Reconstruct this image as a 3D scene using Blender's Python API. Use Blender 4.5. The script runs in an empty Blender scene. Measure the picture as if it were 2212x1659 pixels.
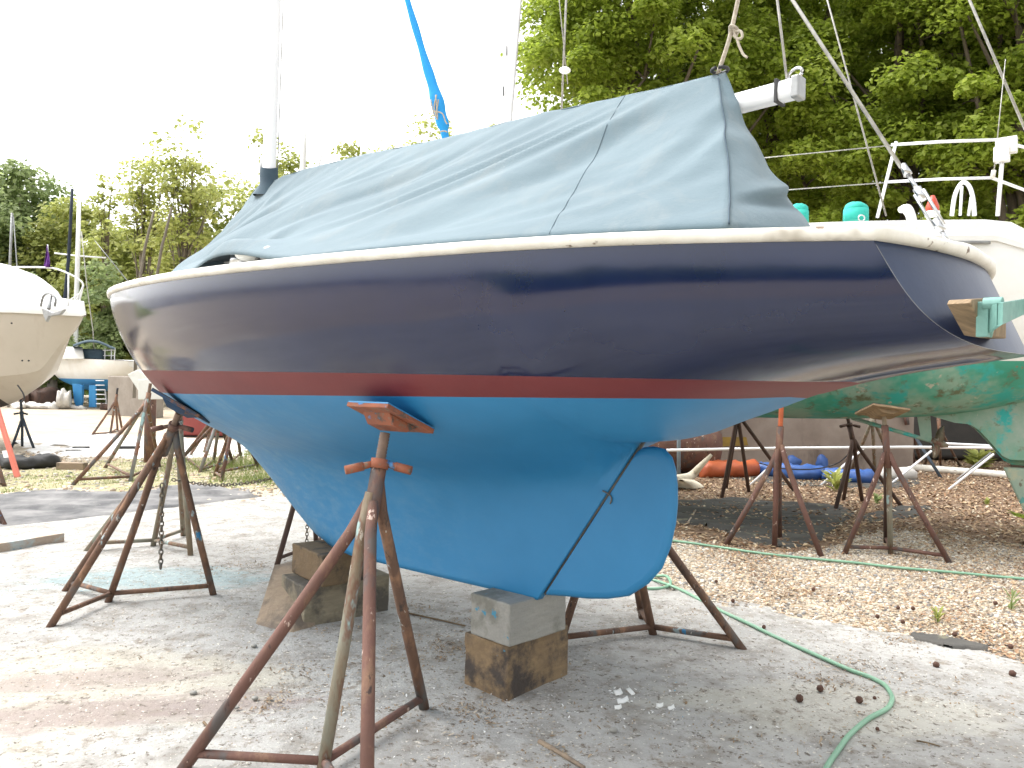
import bpy, bmesh, math, random
import numpy as np
from mathutils import Vector, Matrix, noise
random.seed(7); rng = np.random.default_rng(11)
R = math.radians
scene = bpy.context.scene
# ------------------------------------------------------------------ camera
CAM_H = 1.42
FPX, CXP, CYP = 1662.0, 1106.0, 829.5          # focal length and centre in units of a 2212 px wide frame
ROLL, PITCH = R(1.0), R(-0.19)
cam_data = bpy.data.cameras.new('camera'); cam = bpy.data.objects.new('camera', cam_data)
scene.collection.objects.link(cam); scene.camera = cam
cam_data.sensor_fit = 'HORIZONTAL'; cam_data.sensor_width = 36.0
cam_data.lens = 36.0 * FPX / 2212.0
cam_data.clip_start = 0.05; cam_data.clip_end = 2000
cam.location = (0, 0, CAM_H)
# columns of the camera matrix: right, up, -forward
cr, sr, cp, sp_ = math.cos(ROLL), math.sin(ROLL), math.cos(PITCH), math.sin(PITCH)
fwd = Vector((0, cp, sp_)); up0 = Vector((0, -sp_, cp)); rt0 = Vector((1, 0, 0))
rt = rt0 * cr + up0 * (-0.0) ; rt = rt0 * cr + up0 * sr; up = up0 * cr - rt0 * sr
cam.matrix_world = Matrix(((rt.x, up.x, -fwd.x, 0), (rt.y, up.y, -fwd.y, 0), (rt.z, up.z, -fwd.z, CAM_H), (0, 0, 0, 1)))
# ------------------------------------------------------------------ world and sun (bright overcast)
EXPOSURE = 1.8
scene.view_settings.view_transform = 'Standard'; scene.view_settings.look = 'None'
scene.view_settings.gamma = 1.0; scene.view_settings.exposure = EXPOSURE
SUN_EL, SUN_AZ = R(62), R(-65)     # azimuth measured from +Y towards +X (sun behind the left shoulder = negative)
world = bpy.data.worlds.new('World'); scene.world = world; world.use_nodes = True
wn = world.node_tree; wn.nodes.clear()
wo = wn.nodes.new('ShaderNodeOutputWorld'); bg = wn.nodes.new('ShaderNodeBackground')
sky = wn.nodes.new('ShaderNodeTexSky'); sky.sky_type = 'NISHITA'; sky.sun_disc = False
sky.sun_elevation = SUN_EL; sky.sun_rotation = SUN_AZ; sky.air_density = 1.0; sky.dust_density = 4.0; sky.ozone_density = 0.6
hs = wn.nodes.new('ShaderNodeHueSaturation'); hs.inputs['Saturation'].default_value = 0.10
wn.links.new(sky.outputs[0], hs.inputs['Color']); wn.links.new(hs.outputs[0], bg.inputs[0])
bg.inputs[1].default_value = 0.15
wn.links.new(bg.outputs[0], wo.inputs[0])
sd = bpy.data.lights.new('sun', 'SUN'); sun = bpy.data.objects.new('sun', sd); scene.collection.objects.link(sun)
sd.energy = 0.6; sd.angle = R(60); sd.color = (1.0, 0.96, 0.9)
sdir = Vector((math.sin(SUN_AZ) * math.cos(SUN_EL), math.cos(SUN_AZ) * math.cos(SUN_EL), math.sin(SUN_EL)))
sun.rotation_euler = (-sdir).to_track_quat('-Z', 'Y').to_euler()

# ------------------------------------------------------------------ pixel helpers (frame 2212 x 1659)
def ray(px, py):
    qx = (px - CXP) / FPX; qy = -(py - CYP) / FPX
    return fwd + rt * qx + up * qy
def G(px, py, z=0.0):
    d = ray(px, py); s = (z - CAM_H) / d.z
    return Vector((d.x * s, d.y * s, z))
def P(px, py, dep):
    d = ray(px, py); s = dep / d.y
    return Vector((d.x * s, dep, CAM_H + d.z * s))
def PPL(px, py, o, n):                      # on a vertical plane through o with normal n
    d = ray(px, py); c = Vector((0, 0, CAM_H))
    s = (Vector(o) - c).dot(Vector(n)) / d.dot(Vector(n))
    return c + d * s

# ------------------------------------------------------------------ mesh helpers
COL = scene.collection
def tag(o, label=None, cat=None, group=None, kind=None):
    if label: o['label'] = label
    if cat: o['category'] = cat
    if group: o['group'] = group
    if kind: o['kind'] = kind
    return o
def empty(name, loc, label=None, cat=None, group=None, kind=None):
    o = bpy.data.objects.new(name, None); COL.objects.link(o); o.location = loc
    o.empty_display_size = 0.1
    return tag(o, label, cat, group, kind)
def wloc(o):
    v = Vector(o.location)
    while o.parent: o = o.parent; v += Vector(o.location)
    return v
class MB:
    def __init__(s): s.v = []; s.f = []; s.m = []; s.s = []
    def add(s, verts, faces, mi=0, smooth=True):
        b = len(s.v); s.v += [tuple(p) for p in verts]
        s.f += [tuple(i + b for i in f) for f in faces]; s.m += [mi] * len(faces); s.s += [smooth] * len(faces)
        return s
    def box(s, c, size, rot=None, mi=0, taper=None):
        hx, hy, hz = size[0] / 2, size[1] / 2, size[2] / 2
        pts = []
        for z in (-hz, hz):
            k = taper if (taper and z > 0) else 1
            for x, y in ((-hx, -hy), (hx, -hy), (hx, hy), (-hx, hy)):
                p = Vector((x * k, y * k, z))
                if rot is not None: p = rot @ p
                pts.append(p + Vector(c))
        return s.add(pts, [(3, 2, 1, 0), (4, 5, 6, 7), (0, 1, 5, 4), (1, 2, 6, 5), (2, 3, 7, 6), (3, 0, 4, 7)], mi, False)
    def tube(s, pts, r, n=8, mi=0, cap=True, flat=1.0):
        pts = [Vector(p) for p in pts]; N = len(pts)
        rr = r if isinstance(r, (list, tuple)) else [r] * N
        vs = []; t0 = (pts[1] - pts[0]).normalized()
        a = t0.orthogonal().normalized()
        for i, p in enumerate(pts):
            t = (pts[min(i + 1, N - 1)] - pts[max(i - 1, 0)]).normalized()
            a = (a - t * a.dot(t)).normalized(); b = t.cross(a)
            for k in range(n):
                an = 2 * math.pi * k / n
                vs.append(p + a * (math.cos(an) * rr[i]) + b * (math.sin(an) * rr[i] * flat))
        fs = [(i * n + k, i * n + (k + 1) % n, (i + 1) * n + (k + 1) % n, (i + 1) * n + k) for i in range(N - 1) for k in range(n)]
        s.add(vs, fs, mi, True)
        if cap:
            b = len(s.v) - len(vs)
            s.f.append(tuple(b + k for k in reversed(range(n)))); s.m.append(mi); s.s.append(False)
            s.f.append(tuple(b + (N - 1) * n + k for k in range(n))); s.m.append(mi); s.s.append(False)
        return s
    def grid(s, rows, mi=0, smooth=True, close=False, flip=False):
        n = len(rows[0]); vs = [p for r in rows for p in r]
        fs = []
        for i in range(len(rows) - 1):
            for j in range(n if close else n - 1):
                q = (i * n + j, i * n + (j + 1) % n, (i + 1) * n + (j + 1) % n, (i + 1) * n + j)
                fs.append(q[::-1] if flip else q)
        return s.add(vs, fs, mi, smooth)
    def prism(s, poly, nrm, thick, mi=0, smooth=False):
        n = len(poly); h = Vector(nrm).normalized() * thick / 2
        vs = [Vector(p) + h for p in poly] + [Vector(p) - h for p in poly]
        fs = [tuple(range(n)), tuple(range(2 * n - 1, n - 1, -1))] + [(i, i + n, (i + 1) % n + n, (i + 1) % n) for i in range(n)]
        return s.add(vs, fs, mi, smooth)
    def sphere(s, c, r, nu=10, nv=7, mi=0, sc=(1, 1, 1), jit=0):
        rows = []
        for j in range(nv + 1):
            th = math.pi * j / nv; row = []
            for i in range(nu):
                ph = 2 * math.pi * i / nu; k = r * (1 + (random.uniform(-jit, jit) if 0 < j < nv else 0))
                row.append(Vector(c) + Vector((k * sc[0] * math.sin(th) * math.cos(ph), k * sc[1] * math.sin(th) * math.sin(ph), k * sc[2] * math.cos(th))))
            rows.append(row)
        return s.grid(rows, mi, True, close=True, flip=True)
    def build(s, name, mats, parent=None, bevel=0, segs=2, sub=0, merge=0, jitter=0, autosm=False):
        off = wloc(parent) if parent else Vector((0, 0, 0))
        me = bpy.data.meshes.new(name)
        me.from_pydata([(p[0] - off.x, p[1] - off.y, p[2] - off.z) for p in s.v], [], s.f)
        for m in (mats if isinstance(mats, (list, tuple)) else [mats]): me.materials.append(m)
        me.polygons.foreach_set('material_index', s.m); me.polygons.foreach_set('use_smooth', s.s)
        if bevel or merge or sub or jitter:
            bm = bmesh.new(); bm.from_mesh(me)
            if merge: bmesh.ops.remove_doubles(bm, verts=bm.verts, dist=merge)
            if bevel:
                es = [e for e in bm.edges if len(e.link_faces) == 2 and e.calc_face_angle(0) > 0.5]
                bmesh.ops.bevel(bm, geom=es, offset=bevel, segments=segs, affect='EDGES', profile=0.5)
            if sub:
                es = [e for e in bm.edges if e.calc_length() > 0.03]
                bmesh.ops.subdivide_edges(bm, edges=es, cuts=sub, use_grid_fill=True)
            if jitter:
                for v in bm.verts:
                    v.co += noise.noise_vector(v.co * 14) * jitter + noise.noise_vector(v.co * 45) * jitter * .4
            bm.to_mesh(me); bm.free()
        me.update()
        o = bpy.data.objects.new(name, me); COL.objects.link(o)
        if parent: o.parent = parent
        return o
def fast_mesh(name, verts, faces, mats, parent=None, mi=None, smooth=False):
    """verts (N,3) array, faces (M,k) array with constant k"""
    off = wloc(parent) if parent else Vector((0, 0, 0))
    verts = np.asarray(verts, np.float32) - np.array(off, np.float32)
    faces = np.asarray(faces, np.int32); k = faces.shape[1]
    me = bpy.data.meshes.new(name)
    me.vertices.add(len(verts)); me.vertices.foreach_set('co', verts.ravel())
    me.loops.add(faces.size); me.loops.foreach_set('vertex_index', faces.ravel())
    me.polygons.add(len(faces)); me.polygons.foreach_set('loop_start', np.arange(0, faces.size, k, dtype=np.int32))
    try: me.polygons.foreach_set('loop_total', np.full(len(faces), k, np.int32))
    except Exception: pass
    for m in (mats if isinstance(mats, (list, tuple)) else [mats]): me.materials.append(m)
    if mi is not None: me.polygons.foreach_set('material_index', np.asarray(mi, np.int32))
    me.polygons.foreach_set('use_smooth', np.full(len(faces), smooth))
    me.update(calc_edges=True)
    o = bpy.data.objects.new(name, me); COL.objects.link(o)
    if parent: o.parent = parent
    return o
def spline(pts, n=8):
    pts = [Vector(p) for p in pts]; out = []
    for i in range(len(pts) - 1):
        p0 = pts[max(i - 1, 0)]; p1 = pts[i]; p2 = pts[i + 1]; p3 = pts[min(i + 2, len(pts) - 1)]
        for k in range(n):
            t = k / n
            out.append(0.5 * ((2 * p1) + (p2 - p0) * t + (2 * p0 - 5 * p1 + 4 * p2 - p3) * t * t + (-p0 + 3 * p1 - 3 * p2 + p3) * t ** 3))
    out.append(pts[-1]); return out
def natspl(xk, yk):
    xk = np.array(xk, float); yk = np.array(yk, float)
    o = np.argsort(xk); xk = xk[o]; yk = yk[o]; n = len(xk); h = np.diff(xk)
    A = np.eye(n); r = np.zeros(n)
    for i in range(1, n - 1):
        A[i, i - 1] = h[i - 1]; A[i, i] = 2 * (h[i - 1] + h[i]); A[i, i + 1] = h[i]
        r[i] = 3 * ((yk[i + 1] - yk[i]) / h[i] - (yk[i] - yk[i - 1]) / h[i - 1])
    c = np.linalg.solve(A, r)
    def f(x):
        x = min(max(x, xk[0]), xk[-1]); j = min(max(int(np.searchsorted(xk, x)) - 1, 0), n - 2); dx = x - xk[j]
        b = (yk[j + 1] - yk[j]) / h[j] - h[j] * (2 * c[j] + c[j + 1]) / 3; d = (c[j + 1] - c[j]) / (3 * h[j])
        return float(yk[j] + b * dx + c[j] * dx ** 2 + d * dx ** 3)
    return f
def lin(xk, yk):
    o = np.argsort(xk); a = np.array(xk, float)[o]; b = np.array(yk, float)[o]
    return lambda x: float(np.interp(x, a, b))
def pchip(xk, yk):
    o = np.argsort(xk); x = np.array(xk, float)[o]; y = np.array(yk, float)[o]
    h = np.diff(x); d = np.diff(y) / h; m = np.zeros(len(x)); m[0] = d[0]; m[-1] = d[-1]
    for i in range(1, len(x) - 1):
        if d[i - 1] * d[i] > 0:
            w1 = 2 * h[i] + h[i - 1]; w2 = h[i] + 2 * h[i - 1]; m[i] = (w1 + w2) / (w1 / d[i - 1] + w2 / d[i])
    def f(q):
        q = min(max(q, x[0]), x[-1]); j = min(max(int(np.searchsorted(x, q)) - 1, 0), len(x) - 2); t = (q - x[j]) / h[j]
        return float((2 * t**3 - 3 * t**2 + 1) * y[j] + (t**3 - 2 * t**2 + t) * h[j] * m[j] + (-2 * t**3 + 3 * t**2) * y[j + 1] + (t**3 - t**2) * h[j] * m[j + 1])
    return f
def in_poly(x, y, poly):
    x = np.asarray(x); y = np.asarray(y); c = np.zeros(x.shape, bool); n = len(poly)
    for i in range(n):
        x1, y1 = poly[i][0], poly[i][1]; x2, y2 = poly[(i + 1) % n][0], poly[(i + 1) % n][1]
        c ^= ((y1 > y) != (y2 > y)) & (x < (x2 - x1) * (y - y1) / ((y2 - y1) or 1e-9) + x1)
    return c

# ------------------------------------------------------------------ materials
def new_mat(name):
    m = bpy.data.materials.new(name); m.use_nodes = True; nt = m.node_tree
    return m, nt, nt.nodes['Principled BSDF']
def N_(nt, t, **k):
    n = nt.nodes.new(t)
    for a, b in k.items(): setattr(n, a, b)
    return n
def texco(nt, world=False, scale=(1, 1, 1)):
    mp = N_(nt, 'ShaderNodeMapping'); mp.inputs['Scale'].default_value = scale
    if world:
        g = N_(nt, 'ShaderNodeNewGeometry'); nt.links.new(g.outputs['Position'], mp.inputs[0])
    else:
        g = N_(nt, 'ShaderNodeTexCoord'); nt.links.new(g.outputs['Object'], mp.inputs[0])
    return mp.outputs[0]
def noise_(nt, co, scale, detail=4, rough=.6, dist=0):
    n = N_(nt, 'ShaderNodeTexNoise'); n.inputs['Scale'].default_value = scale; n.inputs['Detail'].default_value = detail
    n.inputs['Roughness'].default_value = rough; n.inputs['Distortion'].default_value = dist
    nt.links.new(co, n.inputs['Vector']); return n.outputs['Fac']
def ramp(nt, fac, a, b, c0=(0, 0, 0, 1), c1=(1, 1, 1, 1)):
    r = N_(nt, 'ShaderNodeValToRGB'); e = r.color_ramp.elements
    e[0].position = a; e[1].position = b; e[0].color = c0; e[1].color = c1
    nt.links.new(fac, r.inputs[0]); return r.outputs[0]
def mixc(nt, fac, a, b):
    m = N_(nt, 'ShaderNodeMix', data_type='RGBA')
    if isinstance(fac, (int, float)): m.inputs[0].default_value = fac
    else: nt.links.new(fac, m.inputs[0])
    for i, x in ((6, a), (7, b)):
        if isinstance(x, tuple): m.inputs[i].default_value = (*x[:3], 1)
        else: nt.links.new(x, m.inputs[i])
    return m.outputs[2]
def bump(nt, bs, h, strength, dist=0.01):
    b = N_(nt, 'ShaderNodeBump'); b.inputs['Strength'].default_value = strength; b.inputs['Distance'].default_value = dist
    nt.links.new(h, b.inputs['Height']); nt.links.new(b.outputs[0], bs.inputs['Normal'])
def pmat(name, c1, c2=None, scale=6, rough=.6, bmp=.2, bscale=40, layers=(), metal=0, world=False, stretch=(1, 1, 1), coat=0, spec=.5, bdist=.004, lo=.35, hi=.65, rvar=0):
    """layers: (colour, noise scale, threshold, softness[, stretch])"""
    m, nt, bs = new_mat(name); co = texco(nt, world, stretch)
    c = c1
    if c2 is not None: c = mixc(nt, ramp(nt, noise_(nt, co, scale, 5), lo, hi), c1, c2)
    for L in layers:
        cc = texco(nt, world, L[4]) if len(L) > 4 else co
        c = mixc(nt, ramp(nt, noise_(nt, cc, L[1], 4, .65), L[2], L[2] + L[3]), c, L[0])
    if isinstance(c, tuple): bs.inputs['Base Color'].default_value = (*c, 1)
    else: nt.links.new(c, bs.inputs['Base Color'])
    bs.inputs['Roughness'].default_value = rough; bs.inputs['Metallic'].default_value = metal
    bs.inputs['Specular IOR Level'].default_value = spec
    if coat: bs.inputs['Coat Weight'].default_value = coat; bs.inputs['Coat Roughness'].default_value = .08
    if rvar:
        mr = N_(nt, 'ShaderNodeMapRange'); mr.inputs['To Min'].default_value = rough - rvar; mr.inputs['To Max'].default_value = rough + rvar
        nt.links.new(noise_(nt, co, 5, 3), mr.inputs[0]); nt.links.new(mr.outputs[0], bs.inputs['Roughness'])
    if bmp: bump(nt, bs, noise_(nt, co, bscale, 5), bmp, bdist)
    return m
M = {}
M['navy'] = pmat('navy_gloss_paint', (.003, .009, .040), (.005, .012, .050), 3, .13, .10, 2.2, coat=.0, spec=.66, bdist=.006, rvar=.05)
M['boot'] = pmat('boot_stripe_red', (.13, .018, .021), (.15, .022, .024), 5, .55, .15, 60)
def blue_mat():
    m, nt, bs = new_mat('blue_antifouling')
    co = texco(nt, False, (1, 1, 1))
    c = mixc(nt, ramp(nt, noise_(nt, co, 3, 5), .3, .7), (.018, .18, .38), (.026, .205, .425))
    # chalky wiped streaks running along the forward bottom
    mp = N_(nt, 'ShaderNodeMapping'); tc = N_(nt, 'ShaderNodeTexCoord'); nt.links.new(tc.outputs['Object'], mp.inputs[0])
    mp.inputs['Rotation'].default_value = (0, 0, -TH_); mp.inputs['Scale'].default_value = (.9, 6, 9)
    st = ramp(nt, noise_(nt, mp.outputs[0], 2.2, 7, .7), .45, .75)
    sx = N_(nt, 'ShaderNodeSeparateXYZ'); mp2 = N_(nt, 'ShaderNodeMapping'); nt.links.new(tc.outputs['Object'], mp2.inputs[0])
    mp2.inputs['Rotation'].default_value = (0, 0, TH_); nt.links.new(mp2.outputs[0], sx.inputs[0])
    mr = N_(nt, 'ShaderNodeMapRange'); mr.inputs['From Min'].default_value = -.2; mr.inputs['From Max'].default_value = -1.9
    nt.links.new(sx.outputs[0], mr.inputs[0])
    mu = N_(nt, 'ShaderNodeMath', operation='MULTIPLY'); nt.links.new(st, mu.inputs[0]); nt.links.new(mr.outputs[0], mu.inputs[1])
    mu2 = N_(nt, 'ShaderNodeMath', operation='MULTIPLY'); nt.links.new(mu.outputs[0], mu2.inputs[0]); mu2.inputs[1].default_value = .55
    c = mixc(nt, mu2.outputs[0], c, (.2, .33, .42))
    nt.links.new(c, bs.inputs['Base Color']); bs.inputs['Roughness'].default_value = .5
    bump(nt, bs, noise_(nt, co, 70, 4), .12, .003)
    return m
TH_ = 0.769903
M['blue'] = blue_mat()
M['transom'] = pmat('transom_navy_paint', (.007, .017, .050), (.011, .025, .066), 4, .38, .1, 30, spec=.3, rvar=.05)
M['rail'] = pmat('aged_white_rail', (.78, .76, .70), (.64, .61, .53), 8, .5, .25, 60, layers=[((.16, .10, .06), 9, .64, .04), ((.35, .31, .25), 3, .60, .1)])
M['deck'] = pmat('white_deck', (.75, .75, .73), (.68, .68, .64), 5, .5, .2, 80)
M['gel'] = pmat('white_gelcoat', (.78, .78, .76), (.72, .71, .67), 3, .35, .05, 20)
def canvas():
    m, nt, bs = new_mat('faded_teal_canvas'); co = texco(nt, True)
    c = mixc(nt, ramp(nt, noise_(nt, co, 1.6, 4), .3, .7), (.088, .136, .162), (.114, .168, .195))
    co2 = texco(nt, True, (1, 1, .35))
    c = mixc(nt, ramp(nt, noise_(nt, co2, 4.5, 5, .7, .6), .52, .8), c, (.145, .18, .192))
    c = mixc(nt, ramp(nt, noise_(nt, texco(nt, True), 16, 3), .74, .78), c, (.4, .42, .4))
    nt.links.new(c, bs.inputs['Base Color']); bs.inputs['Roughness'].default_value = .85
    bs.inputs['Sheen Weight'].default_value = .1
    n1 = noise_(nt, co, 260, 2); n2 = noise_(nt, co, 9, 4)
    ad = N_(nt, 'ShaderNodeMath', operation='MULTIPLY_ADD'); nt.links.new(n2, ad.inputs[0]); ad.inputs[1].default_value = 3; nt.links.new(n1, ad.inputs[2])
    bump(nt, bs, ad.outputs[0], .3, .006); return m
M['canvas'] = canvas()
M['canvas_dark'] = pmat('dark_canvas', (.035, .06, .085), (.05, .085, .11), 6, .85, .3, 60)
M['mahog'] = pmat('mahogany', (.16, .045, .02), (.24, .08, .035), 10, .4, .2, 40, stretch=(1, 1, 6))
M['steel'] = pmat('stainless_steel', (.62, .63, .65), (.5, .5, .5), 8, .28, .1, 40, metal=1)
M['alu'] = pmat('white_aluminium', (.82, .83, .85), (.78, .79, .81), 3, .35, .05, 20)
M['galv'] = pmat('grey_galvanised', (.35, .36, .36), (.25, .25, .25), 10, .5, .2, 60, metal=.6)
M['black'] = pmat('black_plastic', (.02, .02, .022), (.03, .03, .03), 10, .6, .2, 60)
M['wire'] = pmat('wire_rope', (.5, .49, .45), (.3, .29, .27), 30, .45, 0, metal=.5)
M['rope'] = pmat('braided_rope', (.5, .46, .38), (.35, .3, .24), 60, .9, .3, 200)
M['bronze'] = pmat('verdigris_bronze', (.17, .34, .295), (.12, .26, .23), 20, .6, .3, 60, layers=[((.35, .2, .12), 25, .68, .05)])
M['padwood'] = pmat('weathered_pad_wood', (.30, .21, .12), (.17, .12, .07), 12, .8, .5, 70, stretch=(1, 4, 1))
M['padblue'] = pmat('blue_stained_pad', (.03, .07, .14), (.05, .05, .05), 9, .8, .4, 60, layers=[((.2, .09, .05), 7, .55, .08)])
M['orangepad'] = pmat('orange_primed_plywood', (.30, .095, .045), (.21, .075, .045), 9, .8, .5, 60, layers=[((.09, .07, .06), 18, .58, .06), ((.20, .13, .09), 30, .56, .08), ((.06, .2, .42), 9, .62, .04)])
def rust(name, a, b, extra):
    return pmat(name, a, b, 7, .78, .55, 90, layers=extra, stretch=(1, 1, .45), bdist=.004)
M['rust'] = rust('rusty_steel_tube', (.115, .066, .045), (.17, .09, .055), [((.26, .14, .08), 13, .50, .15), ((.12, .115, .11), 6, .54, .10), ((.05, .035, .03), 22, .58, .08), ((.30, .37, .38), 9, .63, .03), ((.04, .18, .34), 7.2, .68, .02), ((.5, .46, .4), 30, .67, .02)])
M['rust_red'] = rust('red_oxide_tube', (.15, .072, .054), (.115, .060, .046), [((.21, .12, .075), 12, .52, .15), ((.095, .08, .075), 7, .55, .1), ((.05, .03, .027), 24, .60, .08), ((.50, .38, .32), 20, .645, .03), ((.06, .17, .30), 4.1, .69, .02)])
M['rust_dark'] = rust('dark_brown_tube', (.06, .038, .03), (.1, .055, .04), [((.2, .1, .06), 9, .66, .08)])
M['rust_grey'] = rust('grey_painted_tube', (.24, .25, .25), (.17, .14, .12), [((.22, .1, .06), 9, .50, .08), ((.28, .42, .42), 7, .6, .05)])
M['rust_verd'] = rust('green_grey_tube', (.24, .25, .20), (.20, .13, .075), [((.17, .08, .05), 9, .50, .1), ((.30, .42, .40), 9, .58, .06), ((.45, .40, .33), 22, .64, .03), ((.16, .05, .04), 5, .62, .05)])
M['bluetube'] = rust('blue_black_tube', (.05, .07, .1), (.03, .04, .05), [((.2, .1, .06), 9, .68, .05)])
M['scr'] = pmat('threaded_screw', (.2, .13, .09), (.12, .08, .06), 20, .6, 0)
def timber(name, a, b, dark, seed, blue=0):
    m, nt, bs = new_mat(name)
    tc = N_(nt, 'ShaderNodeTexCoord'); mp = N_(nt, 'ShaderNodeMapping'); nt.links.new(tc.outputs['Object'], mp.inputs[0])
    mp.inputs['Location'].default_value = (seed, seed * 2, 0); mp.inputs['Scale'].default_value = (2.5, 14, 14)
    g = noise_(nt, mp.outputs[0], 2.4, 8, .7, .3)
    c = mixc(nt, ramp(nt, g, .3, .7), a, b)
    mp2 = N_(nt, 'ShaderNodeMapping'); nt.links.new(tc.outputs['Object'], mp2.inputs[0]); mp2.inputs['Location'].default_value = (seed * 3, 0, seed)
    c = mixc(nt, ramp(nt, noise_(nt, mp2.outputs[0], 3.8, 6, .65), .49, .60), c, dark)
    if blue: c = mixc(nt, ramp(nt, noise_(nt, mp2.outputs[0], 11, 4), .66, .7), c, (.05, .22, .33))
    nt.links.new(c, bs.inputs['Base Color']); bs.inputs['Roughness'].default_value = .85
    ad = N_(nt, 'ShaderNodeMath', operation='ADD'); nt.links.new(g, ad.inputs[0]); nt.links.new(noise_(nt, mp2.outputs[0], 50, 4), ad.inputs[1])
    bump(nt, bs, ad.outputs[0], .7, .006); return m
M['tim_brown'] = timber('brown_end_grain_timber', (.25, .17, .09), (.16, .11, .065), (.055, .043, .036), 1.3, 1)
M['tim_grey'] = timber('grey_weathered_timber', (.31, .30, .27), (.24, .235, .215), (.17, .165, .14), 2.1, 1)
M['tim_tan'] = timber('tan_weathered_timber', (.31, .24, .165), (.23, .17, .12), (.14, .11, .085), 3.7)
M['tim_dark'] = timber('dark_creosoted_timber', (.13, .09, .05), (.18, .12, .065), (.03, .027, .023), 4.4)
M['tim_olive'] = timber('olive_grey_timber', (.26, .22, .15), (.18, .155, .11), (.09, .08, .065), 5.2)
M['tim_pale'] = timber('pale_timber', (.45, .38, .3), (.36, .29, .22), (.3, .24, .2), 6.6)
M['hose'] = pmat('green_garden_hose', (.22, .40, .27), (.18, .34, .23), 5, .45, .1, 60)
M['chain'] = pmat('weathered_chain', (.12, .12, .11), (.2, .15, .1), 30, .6, .2, 90, metal=.4)
M['cream'] = pmat('cream_gelcoat', (.50, .455, .395), (.45, .41, .35), 1.2, .38, .04, 10, layers=[((.40, .35, .29), 3, .55, .3, (1, 1, .3))])
M['blackpaint'] = pmat('black_bottom_paint', (.035, .033, .03), (.05, .045, .04), 3, .7, .1, 40)
M['green_af'] = pmat('worn_green_antifouling', (.03, .27, .18), (.06, .32, .235), 2.2, .6, .3, 50,
                     layers=[((.24, .38, .30), 1.7, .46, .16), ((.12, .14, .08), 3.4, .56, .09, (1.5, 1.5, .5)), ((.03, .36, .32), 2.8, .55, .08), ((.20, .17, .11), 6, .65, .04, (1.5, 1.5, .4)), ((.42, .42, .34), 5, .63, .05)])
M['green_worn'] = pmat('very_worn_green_antifouling', (.16, .34, .24), (.34, .42, .36), 3.2, .65, .4, 50,
                     layers=[((.03, .42, .40), 3.6, .55, .08), ((.16, .17, .10), 5, .62, .07), ((.5, .47, .42), 11, .68, .04), ((.15, .08, .05), 16, .72, .03)])
M['tarp_or'] = pmat('orange_tarp', (.46, .11, .035), (.38, .08, .03), 6, .55, .3, 30)
M['tarp_bl'] = pmat('blue_tarp', (.045, .12, .36), (.035, .09, .28), 6, .5, .3, 30)
M['tarp_wh'] = pmat('white_tarp', (.6, .58, .54), (.45, .43, .4), 6, .7, .3, 30)
M['sack'] = pmat('cream_sheet', (.62, .56, .44), (.52, .46, .36), 6, .85, .3, 30)
M['fabric'] = pmat('black_ground_fabric', (.05, .048, .045), (.075, .07, .062), 3, .9, .4, 120, layers=[((.16, .15, .10), 5, .6, .08), ((.4, .36, .3), 34, .72, .02)])
M['fabric_grey'] = pmat('dusty_ground_fabric', (.07, .07, .073), (.21, .205, .20), 2.6, .9, .5, 100, layers=[((.5, .46, .38), 26, .7, .03)], world=True)
M['roll'] = pmat('black_roll', (.025, .025, .025), (.04, .04, .04), 8, .8, .4, 60)
M['purple'] = pmat('purple_flag', (.14, .03, .26), (.10, .02, .2), 6, .8, .1, 30)
M['skyblue'] = pmat('sky_blue_acrylic', (.02, .34, .80), (.02, .30, .72), 5, .8, .2, 30)
M['teal'] = pmat('teal_cover_cloth', (.03, .42, .34), (.02, .36, .30), 8, .8, .5, 30)
M['redlens'] = pmat('red_orange_plastic', (.50, .07, .03), (.4, .05, .03), 9, .35, .1, 30)
M['conc'] = pmat('stained_concrete', (.30, .25, .21), (.21, .165, .135), 1.6, .85, .3, 30, layers=[((.14, .11, .09), 2.4, .60, .12, (1, 1, .4)), ((.33, .2, .15), 5, .68, .06)])
M['conc_pale'] = pmat('pale_concrete', (.30, .27, .235), (.22, .19, .16), 1.6, .85, .3, 30, layers=[((.22, .18, .15), 2.4, .58, .15)])
M['yellow'] = pmat('faded_yellow_paint', (.30, .19, .03), (.2, .13, .03), 6, .7, .2, 30)
M['redbox'] = pmat('red_painted_steel', (.30, .06, .05), (.24, .05, .045), 3, .6, .2, 30, layers=[((.2, .06, .04), 6, .65, .08)])
M['bluepost'] = pmat('pale_blue_steel', (.25, .34, .42), (.2, .27, .34), 9, .5, .2, 40)
M['coral'] = pmat('coral_plastic', (.62, .16, .10), (.55, .13, .09), 4, .5, .1, 30)
M['bark'] = pmat('bark', (.10, .08, .058), (.16, .125, .09), 5, .9, .8, 25, stretch=(3, 3, .7), bdist=.03)
M['lightbark'] = pmat('pale_bark', (.22, .19, .15), (.14, .12, .09), 5, .9, .6, 25, stretch=(3, 3, .7), bdist=.02)
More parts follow.
